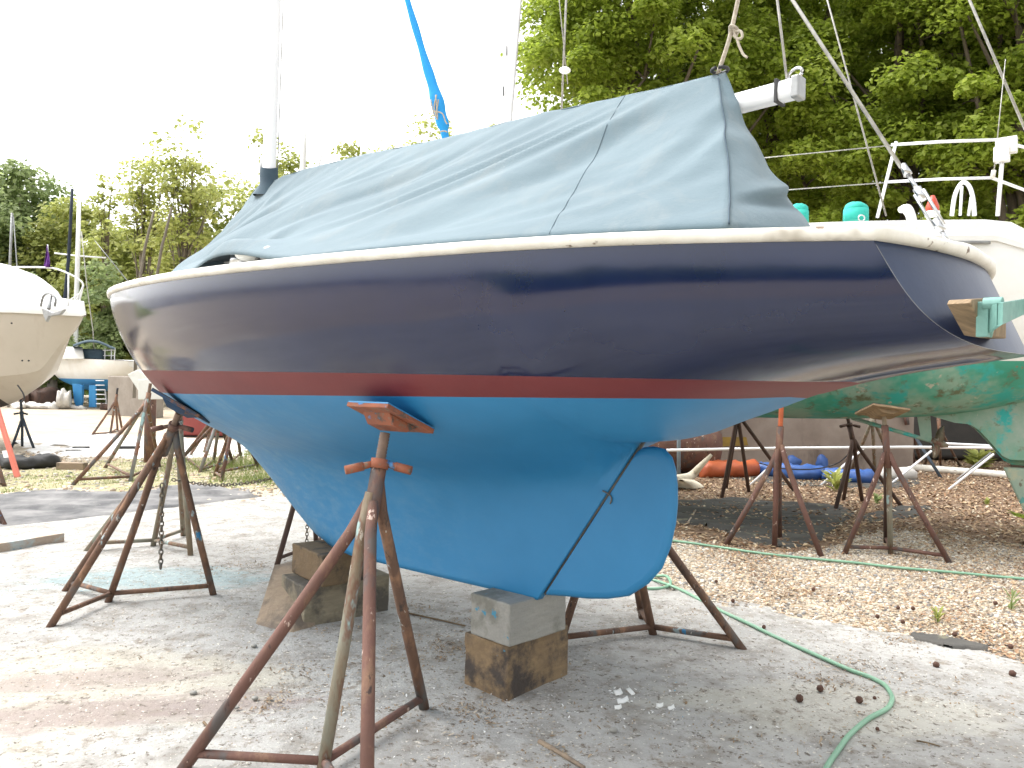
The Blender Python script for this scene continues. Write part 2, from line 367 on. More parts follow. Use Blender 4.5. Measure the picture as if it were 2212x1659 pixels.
def leafmat(name, a, b, c, transl=.6):
    m, nt, bs = new_mat(name)
    g = N_(nt, 'ShaderNodeNewGeometry')
    r = N_(nt, 'ShaderNodeValToRGB'); e = r.color_ramp.elements
    e[0].color = (*a, 1); e[1].color = (*c, 1); e[0].position = 0; e[1].position = 1
    x = r.color_ramp.elements.new(.5); x.color = (*b, 1)
    co = texco(nt, True); n = noise_(nt, co, .55, 3)
    ad = N_(nt, 'ShaderNodeMath', operation='MULTIPLY_ADD'); nt.links.new(g.outputs['Random Per Island'], ad.inputs[0]); ad.inputs[1].default_value = .6
    mm = N_(nt, 'ShaderNodeMapRange'); mm.inputs['From Min'].default_value = .3; mm.inputs['From Max'].default_value = .7; mm.inputs['To Max'].default_value = .4
    nt.links.new(n, mm.inputs[0]); nt.links.new(mm.outputs[0], ad.inputs[2]); nt.links.new(ad.outputs[0], r.inputs[0])
    nt.links.new(r.outputs[0], bs.inputs['Base Color']); bs.inputs['Roughness'].default_value = .5
    bs.inputs['Specular IOR Level'].default_value = .35
    tr = N_(nt, 'ShaderNodeBsdfTranslucent'); nt.links.new(r.outputs[0], tr.inputs[0])
    mx = N_(nt, 'ShaderNodeMixShader'); mx.inputs[0].default_value = transl
    out = nt.nodes['Material Output']; nt.links.new(bs.outputs[0], mx.inputs[1]); nt.links.new(tr.outputs[0], mx.inputs[2]); nt.links.new(mx.outputs[0], out.inputs[0])
    return m
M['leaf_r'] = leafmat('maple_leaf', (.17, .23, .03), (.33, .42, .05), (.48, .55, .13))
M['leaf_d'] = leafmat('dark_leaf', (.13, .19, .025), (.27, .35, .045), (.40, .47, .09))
M['leaf_y'] = leafmat('yellow_green_leaf', (.24, .29, .07), (.40, .43, .12), (.54, .55, .22), .5)
M['leaf_m'] = leafmat('mid_green_leaf', (.18, .25, .10), (.29, .36, .15), (.40, .46, .22))
M['grassm'] = leafmat('grass_blade', (.10, .15, .03), (.18, .24, .06), (.3, .3, .12), .3)
def stones(name, cols, rough=.75, tr=0):
    m, nt, bs = new_mat(name); g = N_(nt, 'ShaderNodeNewGeometry'); r = N_(nt, 'ShaderNodeValToRGB')
    el = r.color_ramp.elements; r.color_ramp.interpolation = 'CONSTANT'
    while len(el) > 1: el.remove(el[0])
    el[0].position = 0; el[0].color = (*cols[0][1], 1)
    for p, c in cols[1:]:
        q = el.new(p); q.color = (*c, 1)
    nt.links.new(g.outputs['Random Per Island'], r.inputs[0])
    c = mixc(nt, ramp(nt, noise_(nt, texco(nt, True), 90, 3), .4, .7), r.outputs[0], (.2, .16, .12))
    cc = mixc(nt, .25, r.outputs[0], c); nt.links.new(cc, bs.inputs['Base Color']); bs.inputs['Roughness'].default_value = rough
    return m
M['pebble'] = stones('pebbles', [(0, (.46, .39, .30)), (.2, (.37, .30, .22)), (.38, (.56, .50, .41)), (.56, (.26, .23, .20)), (.68, (.44, .32, .21)), (.84, (.21, .21, .21)), (.91, (.66, .63, .56))])
M['litter'] = stones('bark_litter', [(0, (.26, .15, .08)), (.22, (.40, .27, .16)), (.40, (.12, .07, .045)), (.55, (.50, .37, .23)), (.78, (.30, .17, .09)), (.90, (.56, .48, .36))], .85)
M['debris'] = stones('dry_debris', [(0, (.24, .16, .09)), (.4, (.33, .25, .16)), (.6, (.13, .09, .06)), (.85, (.42, .36, .28))], .85)
M['paintchip'] = stones('paint_chips', [(0, (.8, .8, .78)), (.8, (.1, .35, .5)), (.9, (.6, .6, .55))], .6)
M['ball'] = pmat('seed_ball_brown', (.07, .035, .025), (.12, .06, .04), 60, .9, .8, 160, bdist=.004)
def groundmat():
    m, nt, bs = new_mat('gravel_ground'); co = texco(nt, True)
    v = N_(nt, 'ShaderNodeTexVoronoi'); v.inputs['Scale'].default_value = 42; nt.links.new(co, v.inputs['Vector'])
    c = mixc(nt, ramp(nt, v.outputs['Color'], .1, .9), (.24, .19, .14), (.46, .40, .31))
    c = mixc(nt, ramp(nt, noise_(nt, co, .7, 5), .42, .66), c, (.43, .365, .275))
    c = mixc(nt, ramp(nt, noise_(nt, co, .35, 6), .56, .72), c, (.50, .45, .36))
    nt.links.new(c, bs.inputs['Base Color']); bs.inputs['Roughness'].default_value = .9
    bump(nt, bs, v.outputs['Distance'], .8, .012); return m
M['ground'] = groundmat()
def padmat():
    m, nt, bs = new_mat('dusty_pad'); co = texco(nt, True)
    c = mixc(nt, ramp(nt, noise_(nt, co, 1.1, 6, .6), .35, .68), (.31, .305, .29), (.415, .405, .38))
    c = mixc(nt, ramp(nt, noise_(nt, co, 4.5, 6, .7), .47, .66), c, (.235, .222, .20))
    # paint-dust stains: wine red lower left, yellow sand lower left, blue-green overspray behind the left stands
    def blob(cx, cy, rx, ry, ang, col, st, c, sc=2.4):
        mp = N_(nt, 'ShaderNodeMapping'); g = N_(nt, 'ShaderNodeNewGeometry'); nt.links.new(g.outputs['Position'], mp.inputs[0])
        mp.vector_type = 'TEXTURE'; mp.inputs['Location'].default_value = (cx, cy, 0); mp.inputs['Rotation'].default_value = (0, 0, ang); mp.inputs['Scale'].default_value = (rx, ry, 1)
        ln = N_(nt, 'ShaderNodeVectorMath', operation='LENGTH'); nt.links.new(mp.outputs[0], ln.inputs[0])
        n = noise_(nt, mp.outputs[0], sc, 5, .65, .4)
        a = N_(nt, 'ShaderNodeMath', operation='MULTIPLY_ADD'); nt.links.new(n, a.inputs[0]); a.inputs[1].default_value = -1.7; 
        s = N_(nt, 'ShaderNodeMath', operation='ADD'); nt.links.new(ln.outputs['Value'], a.inputs[2]); nt.links.new(a.outputs[0], s.inputs[0]); s.inputs[1].default_value = .4
        mr = N_(nt, 'ShaderNodeMapRange'); mr.inputs['From Min'].default_value = .55; mr.inputs['From Max'].default_value = 0.05; mr.inputs['To Max'].default_value = st; mr.interpolation_type = 'SMOOTHSTEP'
        nt.links.new(s.outputs[0], mr.inputs[0]); return mixc(nt, mr.outputs[0], c, col)
    p = G(150, 1500); c = blob(p.x - .1, p.y, 1.3, .75, .2, (.42, .385, .305), .6, c)
    p = G(250, 1545); c = blob(p.x, p.y, .9, .20, .24, (.20, .145, .14), .6, c, 3.4)
    p = G(130, 1480); c = blob(p.x, p.y, .8, .17, .24, (.24, .185, .17), .55, c, 3.4)
    p = G(330, 1255); c = blob(p.x, p.y, 1.0, .4, .1, (.17, .32, .35), .45, c, 4)
    p = G(1800, 1540); c = blob(p.x, p.y, .9, .4, 0, (.46, .44, .37), .5, c)
    c = mixc(nt, ramp(nt, noise_(nt, co, 11, 7, .78), .53, .66), c, (.20, .17, .135))
    c = mixc(nt, ramp(nt, noise_(nt, co, 34, 5, .7), .585, .64), c, (.12, .10, .08))
    c = mixc(nt, ramp(nt, noise_(nt, co, 55, 3, .6), .64, .68), c, (.60, .56, .48))
    nt.links.new(c, bs.inputs['Base Color']); bs.inputs['Roughness'].default_value = .92
    n1 = noise_(nt, co, 7, 5, .6); n2 = noise_(nt, co, 70, 4, .7)
    ad = N_(nt, 'ShaderNodeMath', operation='MULTIPLY_ADD'); nt.links.new(n1, ad.inputs[0]); ad.inputs[1].default_value = 2.2; nt.links.new(n2, ad.inputs[2])
    bump(nt, bs, ad.outputs[0], .55, .012); return m
M['pad'] = padmat()
M['litterbase'] = pmat('litter_soil', (.13, .08, .05), (.24, .16, .10), 9, .95, .8, 60, world=True, layers=[((.34, .26, .17), 30, .6, .1)], bdist=.01)
M['grassbase'] = pmat('grass_soil', (.24, .235, .11), (.35, .30, .19), 3.5, .95, .6, 60, world=True, layers=[((.55, .5, .4), 22, .62, .06)], bdist=.01)

# ================================================================== SETTING
def fbm(x, y, s, seed=0):
    return noise.fractal(Vector((x * s + seed, y * s - seed, seed)), 1.0, 2.0, 3)
def sheet(name, poly, z, res, und, mat, edge=.05, sink=.03, wr=0, wrs=6, label=None, cat=None, kind='structure', wrdir=0):
    """irregular sheet on the ground: height field that dives under the ground outside poly"""
    poly = [(p[0], p[1]) for p in poly]
    xs = np.arange(min(p[0] for p in poly) - .2, max(p[0] for p in poly) + .2, res)
    ys = np.arange(min(p[1] for p in poly) - .2, max(p[1] for p in poly) + .2, res)
    X, Y = np.meshgrid(xs, ys)
    J = np.array([[fbm(a, b, 3, 2.3) for a in xs] for b in ys]) if len(xs) * len(ys) < 90000 else np.zeros(X.shape)
    ins = in_poly(X + J * edge * 2, Y + J[::1] * edge * 2, poly)
    d = np.full(X.shape, 9.0)
    n = len(poly)
    for i in range(n):
        a = np.array(poly[i]); b = np.array(poly[(i + 1) % n]); ab = b - a
        t = np.clip(((X - a[0]) * ab[0] + (Y - a[1]) * ab[1]) / (ab @ ab + 1e-9), 0, 1)
        d = np.minimum(d, np.hypot(X - a[0] - t * ab[0], Y - a[1] - t * ab[1]))
    sg = np.where(ins, d, -d) + J * edge
    Z = z - sink * (1 - np.clip(sg / edge + .5, 0, 1))
    Z = Z + J * und
    if wr:
        cw, sw = math.cos(wrdir), math.sin(wrdir)
        W = np.array([[abs(fbm((a * cw + b * sw) * .35, (-a * sw + b * cw) * 1.6, wrs, 5.1)) for a in xs] for b in ys])
        Z = Z + np.where(sg > 0, np.clip(W - .12, 0, 1) * wr, 0)
    keep = sg > -edge * 1.5
    idx = -np.ones(X.shape, int); V = []; F = []
    k4 = keep[:-1, :-1] & keep[1:, :-1] & keep[:-1, 1:] & keep[1:, 1:]
    used = np.zeros(X.shape, bool)
    used[:-1, :-1] |= k4; used[1:, :-1] |= k4; used[:-1, 1:] |= k4; used[1:, 1:] |= k4
    idx[used] = np.arange(used.sum())
    V = np.stack([X[used], Y[used], Z[used]], 1)
    i, j = np.where(k4)
    F = np.stack([idx[i, j], idx[i, j + 1], idx[i + 1, j + 1], idx[i + 1, j]], 1)
    o = fast_mesh(name, V, F, mat, smooth=True)
    return tag(o, label, cat, None, kind)
# ground out to the horizon
g = MB(); n = 60
def gcoord(i, a, b):
    t = (i / n) * 2 - 1; return a + b * math.copysign(abs(t) ** 2.2, t)
g.grid([[Vector((gcoord(i, 0, 900), gcoord(j, 20, 900), 0)) for i in range(n + 1)] for j in range(n + 1)])
tag(g.build('ground', M['ground']), kind='structure')
PAD = [G(-500, 1160), G(0, 1140), G(200, 1118), G(400, 1092), G(584, 1072), G(800, 1085), G(1100, 1150), G(1300, 1215), G(1455, 1270), G(1555, 1300),
       G(1650, 1312), G(1747, 1333), G(1862, 1358), G(1939, 1368), G(2050, 1385), G(2150, 1409), G(2240, 1432), G(2700, 1560), Vector((4.5, .2, 0)), Vector((4.5, -2, 0)), Vector((-5, -2, 0)), Vector((-6, 3, 0))]
sheet('pad', PAD, .014, .045, .009, M['pad'], edge=.07)
LIT = [G(1380, 1120), G(1400, 1000), G(1470, 985), G(1800, 975), G(2212, 960), G(2700, 960), G(2800, 1280), G(2450, 1245), G(2212, 1192), G(2060, 1158), G(1960, 1150), G(1860, 1160), G(1780, 1190), G(1700, 1197), G(1600, 1185), G(1480, 1168)]
sheet('litter_bed', LIT, .008, .07, .006, M['litterbase'], edge=.15, sink=.02)
sheet('ground_fabric', [G(*q) for q in [(1430, 1088), (1592, 1079), (1737, 1092), (1825, 1093), (1850, 1117), (1798, 1148), (1765, 1177), (1708, 1186), (1636, 1177), (1571, 1155), (1531, 1137), (1430, 1130)]],
      .022, .03, .006, M['fabric'], edge=.04, sink=.03, wr=.05, wrs=2.2, label='black ground fabric sheet half buried in bark litter right of the rudder', cat='ground sheet', kind=None)
sheet('ground_fabric', [G(*q) for q in [(1560, 1094 - 60), (1700, 1030), (1990, 1040), (1980, 1052), (1900, 1058), (1700, 1050)]], .012, .05, .006, M['fabric'], edge=.06, wr=.04, wrs=2,
      label='narrow black fabric strip on the litter in front of the blue tarp', cat='ground sheet', kind=None)
sheet('ground_fabric', [G(*q) for q in [(1850, 1120), (1960, 1095), (2010, 1100), (1990, 1118), (1880, 1132)]], .02, .03, .006, M['fabric'], edge=.04, wr=.04, wrs=3,
      label='small black fabric scrap showing through bark litter near the pad-topped stand', cat='ground sheet', kind=None)
sheet('ground_fabric', [G(*q) for q in [(1960, 1372), (2040, 1380), (2150, 1402), (2130, 1412), (2050, 1402), (1985, 1388)]], .024, .015, .004, M['fabric'], edge=.03, sink=.03, wr=.015, wrs=4,
      label='torn black fabric edge between the gravel and the dusty pad at right', cat='ground sheet', kind=None)
sheet('ground_fabric', [G(*q) for q in [(-300, 1078), (0, 1072), (113, 1059), (264, 1068), (406, 1050), (528, 1066), (560, 1074), (450, 1090), (300, 1108), (150, 1126), (0, 1142), (-300, 1160)]], .022, .04, .006, M['fabric_grey'],
      edge=.07, sink=.03, wr=.06, wrs=1.6, label='wrinkled dusty grey ground fabric strip across the left of the yard', cat='ground sheet', kind=None, wrdir=.1)
GRS = [G(*q) for q in [(-400, 1010), (0, 1005), (150, 1000), (420, 985), (600, 975), (640, 1040), (560, 1058), (400, 1046), (264, 1062), (113, 1055), (0, 1066), (-400, 1070)]]
sheet('verge', GRS, .010, .09, .008, M['grassbase'], edge=.2, sink=.02)
sheet('sandy_patch', [G(*q) for q in [(-500, 886), (0, 884), (330, 882), (520, 893), (560, 935), (330, 942), (200, 945), (-500, 955)]], .012, .25, .02, pmat('pale_sand', (.46, .39, .295), (.37, .30, .215), 1.2, .95, .3, 30, world=True), edge=.8, sink=.03)
M['plasticfilm'] = pmat('white_film', (.74, .74, .73), (.55, .53, .5), 1.2, .7, .3, 20, world=True, layers=[((.3, .26, .22), 2.2, .64, .05, (1, .25, 1))])
for q, lb in (([(60, 945), (220, 938), (420, 950), (560, 955), (540, 985), (400, 990), (250, 985), (140, 990), (100, 972)], 'dirty white plastic film lying across the yard behind the grass strip'),):
    sheet('plastic_film', [G(*a) for a in q], .02, .08, .01, M['plasticfilm'], edge=.25, sink=.03, wr=.05, wrs=1.0, label=lb, cat='plastic sheet', kind=None)

# ---- loose stones, litter and grass
ICO_V = []; ICO_F = []
_b = bmesh.new(); bmesh.ops.create_icosphere(_b, subdivisions=1, radius=1); _b.verts.ensure_lookup_table()
ICO_V = np.array([v.co[:] for v in _b.verts]); ICO_F = np.array([[v.index for v in f.verts] for f in _b.faces]); _b.free()
def scatter(name, pts, size, mat, flat=(.45, .8), tmpl='ico', elong=(.7, 1.3), smooth=True, zoff=0, parent=None):
    n = len(pts); pts = np.asarray(pts, float)
    r = size if not isinstance(size, tuple) else rng.uniform(size[0], size[1], n) * rng.choice([.7, 1, 1, 1.35], n)
    r = np.full(n, r) if np.isscalar(r) else r
    ang = rng.uniform(0, 2 * np.pi, n); sx = rng.uniform(*elong, n); fl = rng.uniform(*flat, n)
    if tmpl == 'ico': T, Fc = ICO_V, ICO_F
    else:
        T = np.array([(-1, -.35, 0), (.2, -.45, .12), (1, .0, -.1), (.1, .45, .15), (-.8, .3, .05), (0, 0, -.18)]); Fc = np.array([(0, 1, 3), (1, 2, 3), (0, 3, 4), (1, 0, 5), (2, 1, 5), (3, 2, 5), (4, 3, 5), (0, 4, 5)])
    V = T[None] * np.stack([r * sx, r / sx, r * fl], 1)[:, None, :]
    V = V * (1 + rng.uniform(-.16, .16, (n, len(T), 1)))
    tx = rng.normal(0, .35, n); V[:, :, 2] += V[:, :, 0] * tx[:, None] * (1 if tmpl != 'ico' else .4)
    c, s = np.cos(ang)[:, None], np.sin(ang)[:, None]
    x = V[:, :, 0] * c - V[:, :, 1] * s; y = V[:, :, 0] * s + V[:, :, 1] * c
    V = np.stack([x, y, V[:, :, 2]], 2) + pts[:, None, :]
    V[:, :, 2] += (r * fl * .55)[:, None] + zoff
    F = (Fc[None] + (np.arange(n) * len(T))[:, None, None]).reshape(-1, 3)
    return fast_mesh(name, V.reshape(-1, 3), F, mat, smooth=smooth, parent=parent)
def rand_in(poly, n, dens=None):
    poly = [(p[0], p[1]) for p in poly]; x0, x1 = min(p[0] for p in poly), max(p[0] for p in poly); y0, y1 = min(p[1] for p in poly), max(p[1] for p in poly)
    out = np.zeros((0, 2))
    while len(out) < n:
        x = rng.uniform(x0, x1, n * 2); y = rng.uniform(y0, y1, n * 2); k = in_poly(x, y, poly)
        if dens is not None:
            k &= rng.uniform(0, 1, n * 2) < dens(x, y)
        out = np.concatenate([out, np.stack([x[k], y[k]], 1)])
    out = out[:n]; return np.concatenate([out, np.zeros((n, 1))], 1)
GRV = [G(*q) for q in [(1380, 1160), (1460, 1158), (1600, 1178), (1700, 1192), (1790, 1180), (1870, 1150), (1960, 1140), (2060, 1150), (2212, 1185), (2330, 1215), (2400, 1460), (2212, 1440), (2150, 1413), (1939, 1374), (1862, 1362), (1747, 1336), (1555, 1304), (1455, 1276), (1330, 1225), (1250, 1190)]]
tag(scatter('gravel', rand_in(GRV, 30000), (.006, .0135), M['pebble'], zoff=-.002), kind='stuff')
tag(scatter('bark_litter', rand_in(LIT, 42000, lambda x, y: np.clip(1.3 - (y - 5) * .09, .35, 1)), (.013, .027), M['litter'], flat=(.5, 1.2), tmpl='chip', smooth=False, zoff=.008), kind='stuff')
mix_ = rand_in([G(*q) for q in [(1900, 1160), (2050, 1150), (2260, 1190), (2400, 1460), (2212, 1445), (1960, 1380), (1900, 1340), (1800, 1330), (1950, 1260)]], 3200)
mix_ = np.concatenate([mix_, rand_in(GRV, 5200, lambda x, y: np.array([np.clip(.1 + 1.8 * fbm(a, b, 1.3, 7.), .02, 1) for a, b in zip(x, y)]))])
tag(scatter('leaf_litter', mix_, (.006, .014), M['litter'], tmpl='chip', smooth=False, zoff=.012), kind='stuff')
FARG = [G(*q) for q in [(-300, 1075), (-300, 985), (620, 960), (640, 1080), (400, 1095), (300, 1062)]]
tag(scatter('far_gravel', rand_in(FARG, 5000), (.012, .03), M['pebble'], zoff=-.004), kind='stuff')
def clumps(px, n, rad, kx=1.0):
    out = []
    for (a, b, w, m) in px:
        c = G(a, b); q = rng.normal(0, 1, (m, 2)) * w; q[:, 0] *= kx
        out.append(np.stack([c.x + q[:, 0], c.y + q[:, 1], np.zeros(m)], 1))
    return np.concatenate(out)
DEB = [(480, 1225, .10, 90), (560, 1225, .12, 110), (610, 1190, .12, 60), (540, 1190, .2, 60), (895, 1320, .10, 60), (930, 1420, .13, 150), (975, 1400, .08, 120), (1020, 1350, .1, 60),
       (660, 1455, .09, 60), (600, 1510, .06, 50), (590, 1530, .05, 40), (1000, 1540, .08, 60), (1040, 1560, .09, 60), (870, 1550, .12, 50), (1130, 1590, .12, 70), (1180, 1640, .12, 60), (1500, 1330, .12, 50), (1850, 1440, .10, 90),
       (1790, 1480, .09, 90), (1950, 1390, .08, 110), (2000, 1350, .15, 80), (1550, 1590, .1, 30), (1810, 1600, .08, 30), (1990, 1480, .2, 60), (2100, 1520, .2, 60), (700, 1350, .15, 50), (760, 1440, .2, 60), (300, 1340, .25, 50), (1380, 1320, .1, 40), (420, 1400, .3, 60), (1250, 1500, .3, 60)]
DEB = [(a, b, w * k, int(m * 1.3)) for a, b, w, m in DEB for k in (.7, 1.9)]
tag(scatter('dry_debris', clumps(DEB, 0, 0), (.003, .009), M['debris'], flat=(.2, .5), tmpl='chip', smooth=False, zoff=.016), kind='stuff')
near = rand_in([G(*q) for q in [(0, 1250), (600, 1250), (1400, 1300), (2212, 1440), (2212, 1659), (0, 1659)]], 6500)
tag(scatter('grit', near, (.0015, .0045), M['debris'], tmpl='chip', smooth=False, zoff=.016), kind='stuff')
PC = [(1345, 1505, .05, 26), (1440, 1530, .09, 26), (1300, 1560, .2, 30), (1500, 1560, .2, 20), (700, 1345, .15, 12), (820, 1520, .12, 12), (880, 1290, .2, 16), (1170, 1530, .1, 20), (300, 1250, .4, 30), (1000, 1500, .3, 24), (640, 1600, .3, 14)]
tag(scatter('paint_flakes', clumps(PC, 0, 0), (.003, .009), M['paintchip'], flat=(.1, .25), tmpl='chip', smooth=False, zoff=.017), kind='stuff')
def blades(name, pts, h, w, mat):
    n = len(pts); pts = np.asarray(pts, float); a = rng.uniform(0, 6.28, n); hh = rng.uniform(h * .4, h, n); ww = rng.uniform(w * .6, w, n)
    ln = rng.normal(0, .5, (n, 2)) * hh[:, None]
    dx = np.cos(a) * ww; dy = np.sin(a) * ww
    v = np.zeros((n, 3, 3)); v[:, 0] = pts; v[:, 0, 0] -= dx; v[:, 0, 1] -= dy; v[:, 1] = pts; v[:, 1, 0] += dx; v[:, 1, 1] += dy
    v[:, 2] = pts; v[:, 2, 0] += ln[:, 0]; v[:, 2, 1] += ln[:, 1]; v[:, 2, 2] += hh
    return fast_mesh(name, v.reshape(-1, 3), np.arange(n * 3).reshape(n, 3), mat)
dn = lambda x, y: np.array([np.clip(.35 + 1.6 * fbm(a, b, .8, 3.), 0.02, 1) for a, b in zip(x, y)])
gp = rand_in(GRS, 9000, dn)
tag(blades('grass', gp, .045, .006, M['grassm']), kind='stuff')
gp2 = clumps([(540, 1010, .5, 900), (560, 1040, .3, 500), (470, 1010, .5, 500), (520, 985, .4, 400)], 0, 0)
tag(blades('tufted_grass', gp2, .16, .007, M['grassm']), kind='stuff')
# ---- small weeds on the gravel and litter
def weed(px, py, h, n, label, mat, lw=.012, spread=.5):
    b = G(px, py); r = empty('weed', b, label, 'weed', 'green weeds in the gravel and litter')
    V = []; F = []; st = MB()
    for i in range(n):
        a = random.uniform(0, 6.28); d = Vector((math.cos(a), math.sin(a), 0)); l = h * random.uniform(.5, 1)
        base = b + Vector((0, 0, h * random.uniform(.0, .6))); tip = base + d * l * spread + Vector((0, 0, l * random.uniform(.2, .7)))
        s = d.cross(Vector((0, 0, 1))) * lw * random.uniform(.7, 1.3); mid = base.lerp(tip, .55) + Vector((0, 0, l * .08))
        k = len(V); V += [base, mid + s, tip, mid - s]; F.append((k, k + 1, k + 2, k + 3))
    st.tube([b, b + Vector((0, 0, h * .7))], .0035, 5).build('stem', M['grassm'], r)
    fast_mesh('leaves', V, F, mat, r)
weed(2025, 1350, .11, 26, 'small feathery green weed beside the seed balls on the pale gravel', M['leaf_y'], .008)
weed(2235 - 50, 1320, .13, 20, 'thin upright green weed at the right end of the pale gravel', M['leaf_m'], .007)
weed(1805, 1062, .34, 34, 'bright yellow-green seedling in front of the blue tarp', M['leaf_y'], .035, .7)
weed(1895, 1090, .16, 26, 'low green weed behind the pad-topped stand', M['leaf_m'], .02)
weed(2115, 1012, .35, 90, 'bushy yellow-green weed by the long white pole', M['leaf_y'], .05, .9)
weed(2132, 1092, .10, 22, 'small yellow-green weed below the leaning white tube', M['leaf_y'], .02)
weed(2240, 1150, .30, 30, 'dark green leafy weed cut by the right edge of the photo', M['leaf_d'], .04, 1.0)
weed(515, 955, .35, 70, 'leafy green weed growing beside the stands behind the keel forefoot', M['leaf_y'], .05, .8)

# ================================================================== TREES
def tree(name, base, H, crown_c, crown_r, nclump, nleaf, lsize, leafm, label, bark='bark', limbs=9, cat='tree', group='trees behind the yard', trunk_r=.25, clump_r=.7, shell=.55, seed=0, flat=.55, stemvis=True):
    rs = np.random.default_rng(seed + 101); rd = random.Random(seed)
    root = empty(name, base, label, cat, group)
    cc = np.array(crown_c); cr_ = np.array(crown_r)
    d = rs.normal(0, 1, (nclump, 3)); d /= np.linalg.norm(d, axis=1)[:, None]
    rad = shell + (1 - shell) * rs.uniform(0, 1, nclump) ** .6
    rad[: nclump // 5] *= rs.uniform(.3, .8, nclump // 5)
    C = cc + d * rad[:, None] * cr_ * (1 + rs.normal(0, .10, (nclump, 1)))
    C = C[C[:, 2] > base[2] + .3] if (C[:, 2] > base[2] + .3).sum() > 5 else C
    # trunk and limbs
    tb = MB(); top = Vector((crown_c[0] + rd.uniform(-.3, .3), crown_c[1], crown_c[2] + crown_r[2] * .55)); b0 = Vector(base)
    tp = [b0 - Vector((0, 0, .1))]
    for k in range(1, 9):
        q = b0.lerp(top, k / 8); q += Vector((rd.uniform(-1, 1), rd.uniform(-1, 1), 0)) * trunk_r * (.7 if 0 < k < 8 else .2); tp.append(q)
    tb.tube(spline(tp, 3), [trunk_r * (1 - .85 * i / 24) for i in range(25)], 8)
    tb.build('trunk', M[bark], root)
    lb = MB()
    for i in range(limbs):
        k = rd.randrange(2, 7); s = tp[k]; tgt = Vector(C[rd.randrange(len(C))])
        mid = s.lerp(tgt, .5) + Vector((rd.uniform(-1, 1), rd.uniform(-1, 1), rd.uniform(-.2, .8))) * crown_r[0] * .12
        pp = spline([s, s.lerp(mid, .5) + Vector((0, 0, .1)), mid, tgt], 4); r0 = trunk_r * (.55 - .04 * k)
        lb.tube(pp, [max(r0 * (1 - .88 * j / (len(pp) - 1)), .008) for j in range(len(pp))], 6, cap=False)
        for m in range(3):
            s2 = pp[rd.randrange(4, len(pp) - 2)]; t2 = s2 + Vector((rd.uniform(-1, 1), rd.uniform(-1, 1), rd.uniform(-.3, .8))) * crown_r[0] * .35
            lb.tube(spline([s2, s2.lerp(t2, .5) + Vector((0, 0, .08)), t2], 3), [r0 * .25, r0 * .22, r0 * .19, r0 * .15, r0 * .1, r0 * .07, r0 * .04], 5, cap=False)
    lb.build('limbs', M[bark], root)
    # leaves
    ci = rs.integers(0, len(C), nleaf); cs = rs.uniform(.5, 1.25, len(C)) * clump_r
    g = rs.normal(0, 1, (nleaf, 3)); g /= np.linalg.norm(g, axis=1)[:, None]; g *= (rs.uniform(0, 1, nleaf) ** .45)[:, None]
    g[:, 2] *= flat
    pos = C[ci] + g * cs[ci][:, None]
    pos[:, 2] -= (g[:, 0] ** 2 + g[:, 1] ** 2) * cs[ci] * .25
    nrm = g * .6 + rs.normal(0, .55, (nleaf, 3)) + np.array([0, -.35, .9]); nrm /= np.linalg.norm(nrm, axis=1)[:, None]
    ax = np.cross(nrm, rs.normal(0, 1, (nleaf, 3))); ax /= np.linalg.norm(ax, axis=1)[:, None] + 1e-9; bx = np.cross(nrm, ax)
    sz = rs.uniform(.6, 1.25, nleaf)[:, None] * lsize
    V = np.stack([pos - ax * sz * .55, pos - bx * sz * .42 + nrm * sz * .08, pos + ax * sz * .6 - nrm * sz * .1, pos + bx * sz * .42 + nrm * sz * .08], 1).reshape(-1, 3)
    fast_mesh('crown', V, np.arange(nleaf * 4).reshape(nleaf, 4), M[leafm], root)
    return root
def at(px, py, dep): return P(px, py, dep)
def tr(px, dep, ytop, ybot, wpx, label, **k):
    """tree whose crown spans ytop..ybot and wpx pixels at depth dep"""
    c = at(px, (ytop + ybot) / 2, dep); rz = (ybot - ytop) / 2 * dep / FPX; rx = wpx / 2 * dep / FPX
    return tree(k.pop('name', 'leafy_tree'), Vector((c.x + k.pop('dx', 0), dep, 0)), 0, (c.x, dep, c.z), (rx, rx * k.pop('dr', .8), rz), k.pop('nc', 60), k.pop('nl', 20000), k.pop('ls', .13), k.pop('lm', 'leaf_r'), label, **k)
RG = 'big leafy trees behind the yard wall'
tr(1395, 17, -330, 400, 590, 'broad yellow-green tree left of the tent ridge peak, open white gap on its left', nc=250, nl=92000, ls=.105, lm='leaf_r', seed=1, trunk_r=.3, limbs=14, group=RG, clump_r=.62)
tr(1660, 19, -380, 560, 640, 'tall green tree directly behind the peak of the canvas cover', nc=240, nl=90000, ls=.105, lm='leaf_r', seed=2, trunk_r=.34, limbs=16, group=RG, clump_r=.7, shell=.5)
tr(1960, 16, -300, 600, 560, 'bright green tree behind the neighbour boat pulpit rails', nc=230, nl=88000, ls=.105, lm='leaf_r', seed=3, trunk_r=.3, limbs=14, group=RG, clump_r=.62, shell=.5)
tr(2240, 14, -300, 620, 520, 'nearest bright green tree at the right edge of the photo', nc=200, nl=72000, ls=.105, lm='leaf_r', seed=4, trunk_r=.28, limbs=12, group=RG, clump_r=.58)
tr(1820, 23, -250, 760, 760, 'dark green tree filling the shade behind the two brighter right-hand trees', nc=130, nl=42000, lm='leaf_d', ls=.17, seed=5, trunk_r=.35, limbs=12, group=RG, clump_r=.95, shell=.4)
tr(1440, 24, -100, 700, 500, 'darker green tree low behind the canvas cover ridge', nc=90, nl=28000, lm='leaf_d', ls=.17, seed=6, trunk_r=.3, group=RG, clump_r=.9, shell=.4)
tr(2200, 21, 150, 860, 520, 'shaded dark green tree low behind the neighbour boat stern', nc=90, nl=30000, lm='leaf_d', ls=.16, seed=7, trunk_r=.3, group=RG, clump_r=.9, shell=.3)
